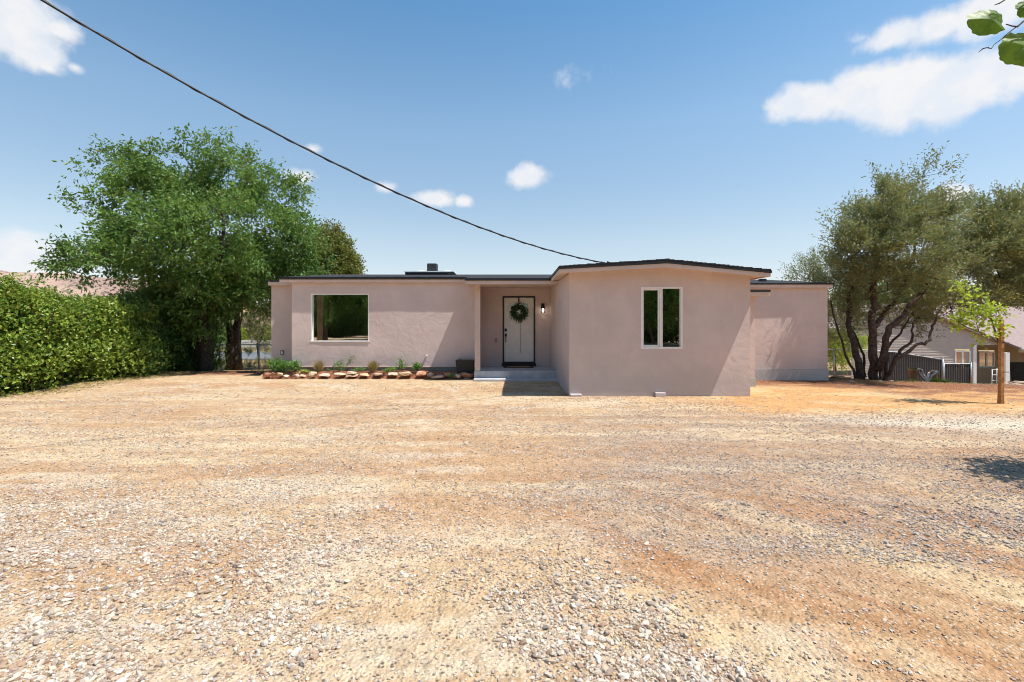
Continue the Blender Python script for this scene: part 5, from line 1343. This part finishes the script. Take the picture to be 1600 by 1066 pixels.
wl2 = (nx_(1528.7, YN2), nx_(1553.5, YN2), nz_(573.5, YN2), nz_(549.5, YN2))
lap('recessed_siding', nx_(1515, YN2), nx_(1700, YN2), -2.4, nz_(535, YN2), YN2, M['siding_warm_bounce'], [wl2])  # recessed wall coloured for the warm bounce light it catches
for wq, yq, nm in ((wl1, YN, 'a'), (wl2, YN2, 'b')):
    f_ = frame_ring(wq[0], wq[1], wq[2], wq[3], yq-.05, yq+.06, .06).build('window', M['vinyl'], nbh)
    xm = (wq[0]+wq[1])/2
    MB().box(xm-.04, xm+.04, yq-.045, yq+.05, wq[2]+.061, wq[3]-.061).build('mullion', M['vinyl'], f_)
    MB().box(wq[0]+.062, xm-.042, yq+.0, yq+.006, wq[2]+.062, wq[3]-.062).build('pane', M['glass'], f_)
    MB().box(xm+.042, wq[1]-.062, yq+.0, yq+.006, wq[2]+.062, wq[3]-.062).build('pane', M['glass'], f_)
    MB().box(wq[0], wq[1], yq+.3, yq+.32, wq[2], wq[3]).build('blind', M['interior'], f_)
# front sloping roof
ex0 = nx_(1560); 
MB().add([(ex0, YN-1.2, nz_(543, YN-1.2)), (60, YN-1.2, nz_(543, YN-1.2)), (60, YN+6, nz_(478.5, YN+6)), (ex0+.2, YN+6, nz_(478.5, YN+6)),
          (ex0, YN-1.2, nz_(543, YN-1.2)-.1), (60, YN-1.2, nz_(543, YN-1.2)-.1), (60, YN+6, nz_(478.5, YN+6)-.1), (ex0+.2, YN+6, nz_(478.5, YN+6)-.1)],
         [(0, 1, 2, 3), (7, 6, 5, 4), (0, 4, 5, 1), (0, 3, 7, 4), (3, 2, 6, 7)]).build('roof', M['shingle_pink'], nbh)
MB().box(ex0+.02, 59, YN-1.3, YN-1.205, nz_(546, YN-1.2), nz_(542.5, YN-1.2)).build('gutter', M['vinyl'], nbh)
MB().box(ex0+.05, 59, YN-1.2, YN-1.05, nz_(551, YN-1.2), nz_(546.3, YN-1.2)).build('porch_beam', M['siding_warm_bounce'], nbh)
MB().box(nx_(1570.5, YN-1.15), nx_(1577, YN-1.15), YN-1.18, YN-.95, -2.6, nz_(551.2, YN-1.15)).build('column', M['vinyl'], nbh)
m2 = MB(); m2.box(nx_(1566.5, YN-1.0), nx_(1570, YN-1.0), YN-1.1, YN-1.0, -2.6, nz_(551.2, YN-1.0)); m2.build('downpipe', M['vinyl'], nbh)
# bin and frame in the neighbour's porch
tb = empty('trash_bin', (P(1600, 0, 27.5)[0], 27.5, -2.4), 'tall dark wheeled bin in the neighbour porch at the right edge', 'bin')
a0, a1 = nx_(1594, 27.5), nx_(1622, 27.5); m2 = MB()
m2.add([(a0+.1, 27.3, -2.4), (a1-.1, 27.3, -2.4), (a1-.1, 28, -2.4), (a0+.1, 28, -2.4), (a0, 27.2, nz_(571, 27.5)), (a1, 27.2, nz_(571, 27.5)), (a1, 28.1, nz_(571, 27.5)), (a0, 28.1, nz_(571, 27.5))],
       [(3, 2, 1, 0), (4, 5, 6, 7), (0, 1, 5, 4), (1, 2, 6, 5), (2, 3, 7, 6), (3, 0, 4, 7)]); m2.build('body', M['black_matte'], tb)
MB().box(a0-.05, a1+.05, 27.1, 28.2, nz_(571, 27.5)+.003, nz_(567.5, 27.5)).build('lid', M['black_matte'], tb, bevel=.03)
mr = empty('metal_frame', (P(1555, 0, 27.4)[0], 27.4, -2.4), 'white tubular metal frame standing behind the stake', 'metal frame')
fx0, fx1, fxm = nx_(1549.5, 27.4), nx_(1563, 27.4), nx_(1557.5, 27.4)
for nm, pts_ in (('upright', [(fx0, 27.4, -2.4), (fx0+.03, 27.4, nz_(577, 27.4))]), ('upright', [(fx1, 27.4, -2.4), (fx1, 27.4, nz_(577, 27.4))]), ('upright', [(fxm, 27.4, -2.4), (fxm, 27.4, nz_(576, 27.4))]),
                 ('rail', [(fx0, 27.4, nz_(577.5, 27.4)), (fx1, 27.4, nz_(577.5, 27.4))]), ('rail', [(fx0, 27.4, nz_(586, 27.4)), (fx1, 27.4, nz_(586, 27.4))]), ('rail', [(fx0, 27.4, nz_(595, 27.4)), (fx1, 27.4, nz_(595, 27.4))])):
    MB().tube(pts_, .022, 6).build(nm, M['vinyl'], mr, smooth=True)

# ------------------------------------------------------------------ across the road on the left
fh = empty('distant_house', (-26, 52, -1.4), 'low tan house with reddish roofs across the road on the left', 'house')
YQ = 52.0
MB().box(nx_(300, YQ), nx_(384, YQ), YQ, YQ+6, -1.6, nz_(512, YQ)).build('wall', M['farwall'], fh)
MB().box(nx_(384, YQ)+.01, nx_(470, YQ), YQ+1.2, YQ+6, -1.6, nz_(511, YQ)).build('wall', M['farwall'], fh)
def roofp(x0, x1, ye, z0, z1, dep):
    MB().add([(x0, ye, z0), (x1, ye, z0), (x1-1, ye+dep, z1), (x0+1, ye+dep, z1), (x0, ye, z0-.2), (x1, ye, z0-.2)], [(0, 1, 2, 3), (4, 5, 1, 0)]).build('roof', M['farroof'], fh)
roofp(nx_(296, YQ), nx_(388, YQ), YQ-.6, nz_(512.5, YQ), nz_(500, YQ), 4)
roofp(nx_(340, YQ), nx_(475, YQ), YQ+2, nz_(510, YQ), nz_(482, YQ), 6)
for x in (350, 378, 396, 416): 
    wq = MB().box(nx_(x, YQ), nx_(x+7, YQ), YQ-.05 if x < 384 else YQ+1.15, YQ-.006 if x < 384 else YQ+1.19, nz_(531, YQ), nz_(516, YQ)).build('window', M['black_matte'], fh)
lwl = MB().box(nx_(300, 42), nx_(470, 42), 42, 42.25, -.9, nz_(532, 42)).build('low_wall', M['lowwall']); tag(lwl, 'long low white block wall across the road', 'wall')
for i, (x, y, r_) in enumerate([(375, 525, 6), (420, 522, 8), (408, 533, 5)]):
    make_tree('roadside_shrub', ['small yellow green shrub before the tan house', 'yellow flowering shrub beside the house corner far off', 'tiny shrub by the low white wall'][i], 'shrub', (nx_(x, 44), 44., -1.),
        [(q3([(x, 548, 44), (x, y, 44)]), .06, .03, 'root')], pxblobs([(x, y, r_, 0), (x+r_*.6, y+r_*.6, r_*.8, 0)], 44, 1.), 40, M['sapling'] if i < 2 else M['plant'], M['bark'], .16, .09, 6, 7, .4, .2)
# tawny grass along the far verge
n = 5200; X = -42+40*rng.random(n); Y = 21.5+4.8*rng.random(n)**1.3; Y = np.where(rng.random(n) < .5, 34.8+5*rng.random(n), Y)
pos = np.stack([X, Y, gh(X, Y)], -1)
me_ = leaf_mesh('verge_grass', pos, np.array([0, 0, 1])+rng.normal(size=(n, 3))*.35, rng.normal(size=(n, 3)), .22+.15*rng.random(n), .05, rng.random(n), 0.)
tag(link('verge_grass', me_, M['drygrass']), 'dry tawny grass along both sides of the far road', 'grass', kind='stuff')
# leaf litter beneath hedge and olive
def litter(name, X, Y, label, mat, L=.05):
    n = len(X); pos = np.stack([X, Y, gh(X, Y)+.008+.012*rng.random(n)], -1)
    me_ = leaf_mesh(name, pos, rng.normal(size=(n, 3))*np.array([1, 1, .15]), np.array([0, 0, 1])+rng.normal(size=(n, 3))*.35, L, L*.45, rng.random(n), .4*rng.random(n))
    tag(link(name, me_, mat), label, 'leaf litter', kind='stuff')
n = 2600; f_ = rng.random(n); litter('leaf_litter', -11.0+1.4*f_+.9*rng.random(n)**2-.2, 10.4+5.6*f_+.25*rng.normal(size=n), 'fallen leaves along the foot of the hedge', M['drygrass'])
n = 3200; X = 8.9+6*rng.random(n); Y = 12.6+2.6*rng.random(n); litter('fallen_leaves', X, Y, 'fallen leaves on the red mulch under the olive', M['drygrass'], .045)
n = 900; X = -9.8+3.4*rng.random(n); Y = 14.6+4*rng.random(n); litter('bark_mulch', X, Y, 'bark chips on the red soil by the left fence', M['bark'], .07)

# ------------------------------------------------------------------ overhead cables
def cable(name, A, B, sag, k0, k1, rad, label, lin=None):
    """parabolic cable through A (k=0) and B (k=1)"""
    A, B = np.array(A), np.array(B); ks = np.linspace(k0, k1, 60); pts = [A+(B-A)*k_ for k_ in ks]
    pts = [p_+np.array([0, 0, -4*sag*k_*(1-k_)]) for p_, k_ in zip(pts, ks)]
    m2 = MB(); tw = []
    n = len(pts)
    m2.tube(pts, rad, 7)
    # bearer wire twisted round it
    fine = np.linspace(k0, k1, 520); 
    for q in fine:
        c_ = A+(B-A)*q+np.array([0, 0, -4*sag*q*(1-q)]); ph = q*np.linalg.norm(B-A)*2*math.pi/.55
        tw.append(c_+np.array([.35*math.cos(ph), .93*math.cos(ph), math.sin(ph)])*np.array([1, 1, 1])*rad*1.1)
    m2.tube(tw, rad*.55, 5)
    o = m2.build(name, M['cable'], None, smooth=True); return tag(o, label, 'cable')
A_ = P(948, 411.5, 11.0); B_ = P(65, 0, 5.0)
cable('service_cable', A_, B_, .44, 0, 1.8, .013, 'twisted black service cable sagging across the sky to the gable roof')
end = A_+(B_-A_)*1.8+np.array([0, 0, 4*.44*1.8*.8])
MB().tube([A_+np.array([0, .02, -.02]), A_+np.array([.02, 0, .03]), A_+np.array([.12, .05, .0])], .02, 6).build('cable_anchor', M['black_matte'], house)
up = empty('utility_pole', (end[0], end[1], 0.), 'wooden utility pole that carries the service cable', 'utility pole')
MB().tube([(end[0]-.15, end[1], -.5), (end[0]-.15, end[1], end[2]+.6)], [.16, .11], 14).build('shaft', M['pole'], up, smooth=True)
MB().box(end[0]-1.2, end[0]+.9, end[1]-.08, end[1]+.05, end[2]+.1, end[2]+.22).build('crossarm', M['pole'], up)
A2, B2 = P(-60, 414, 60), P(62, 449, 90)
cable('distant_cable', A2, B2, .3, 0, 1.0, .05, 'thin dark line crossing the hill at the left edge')
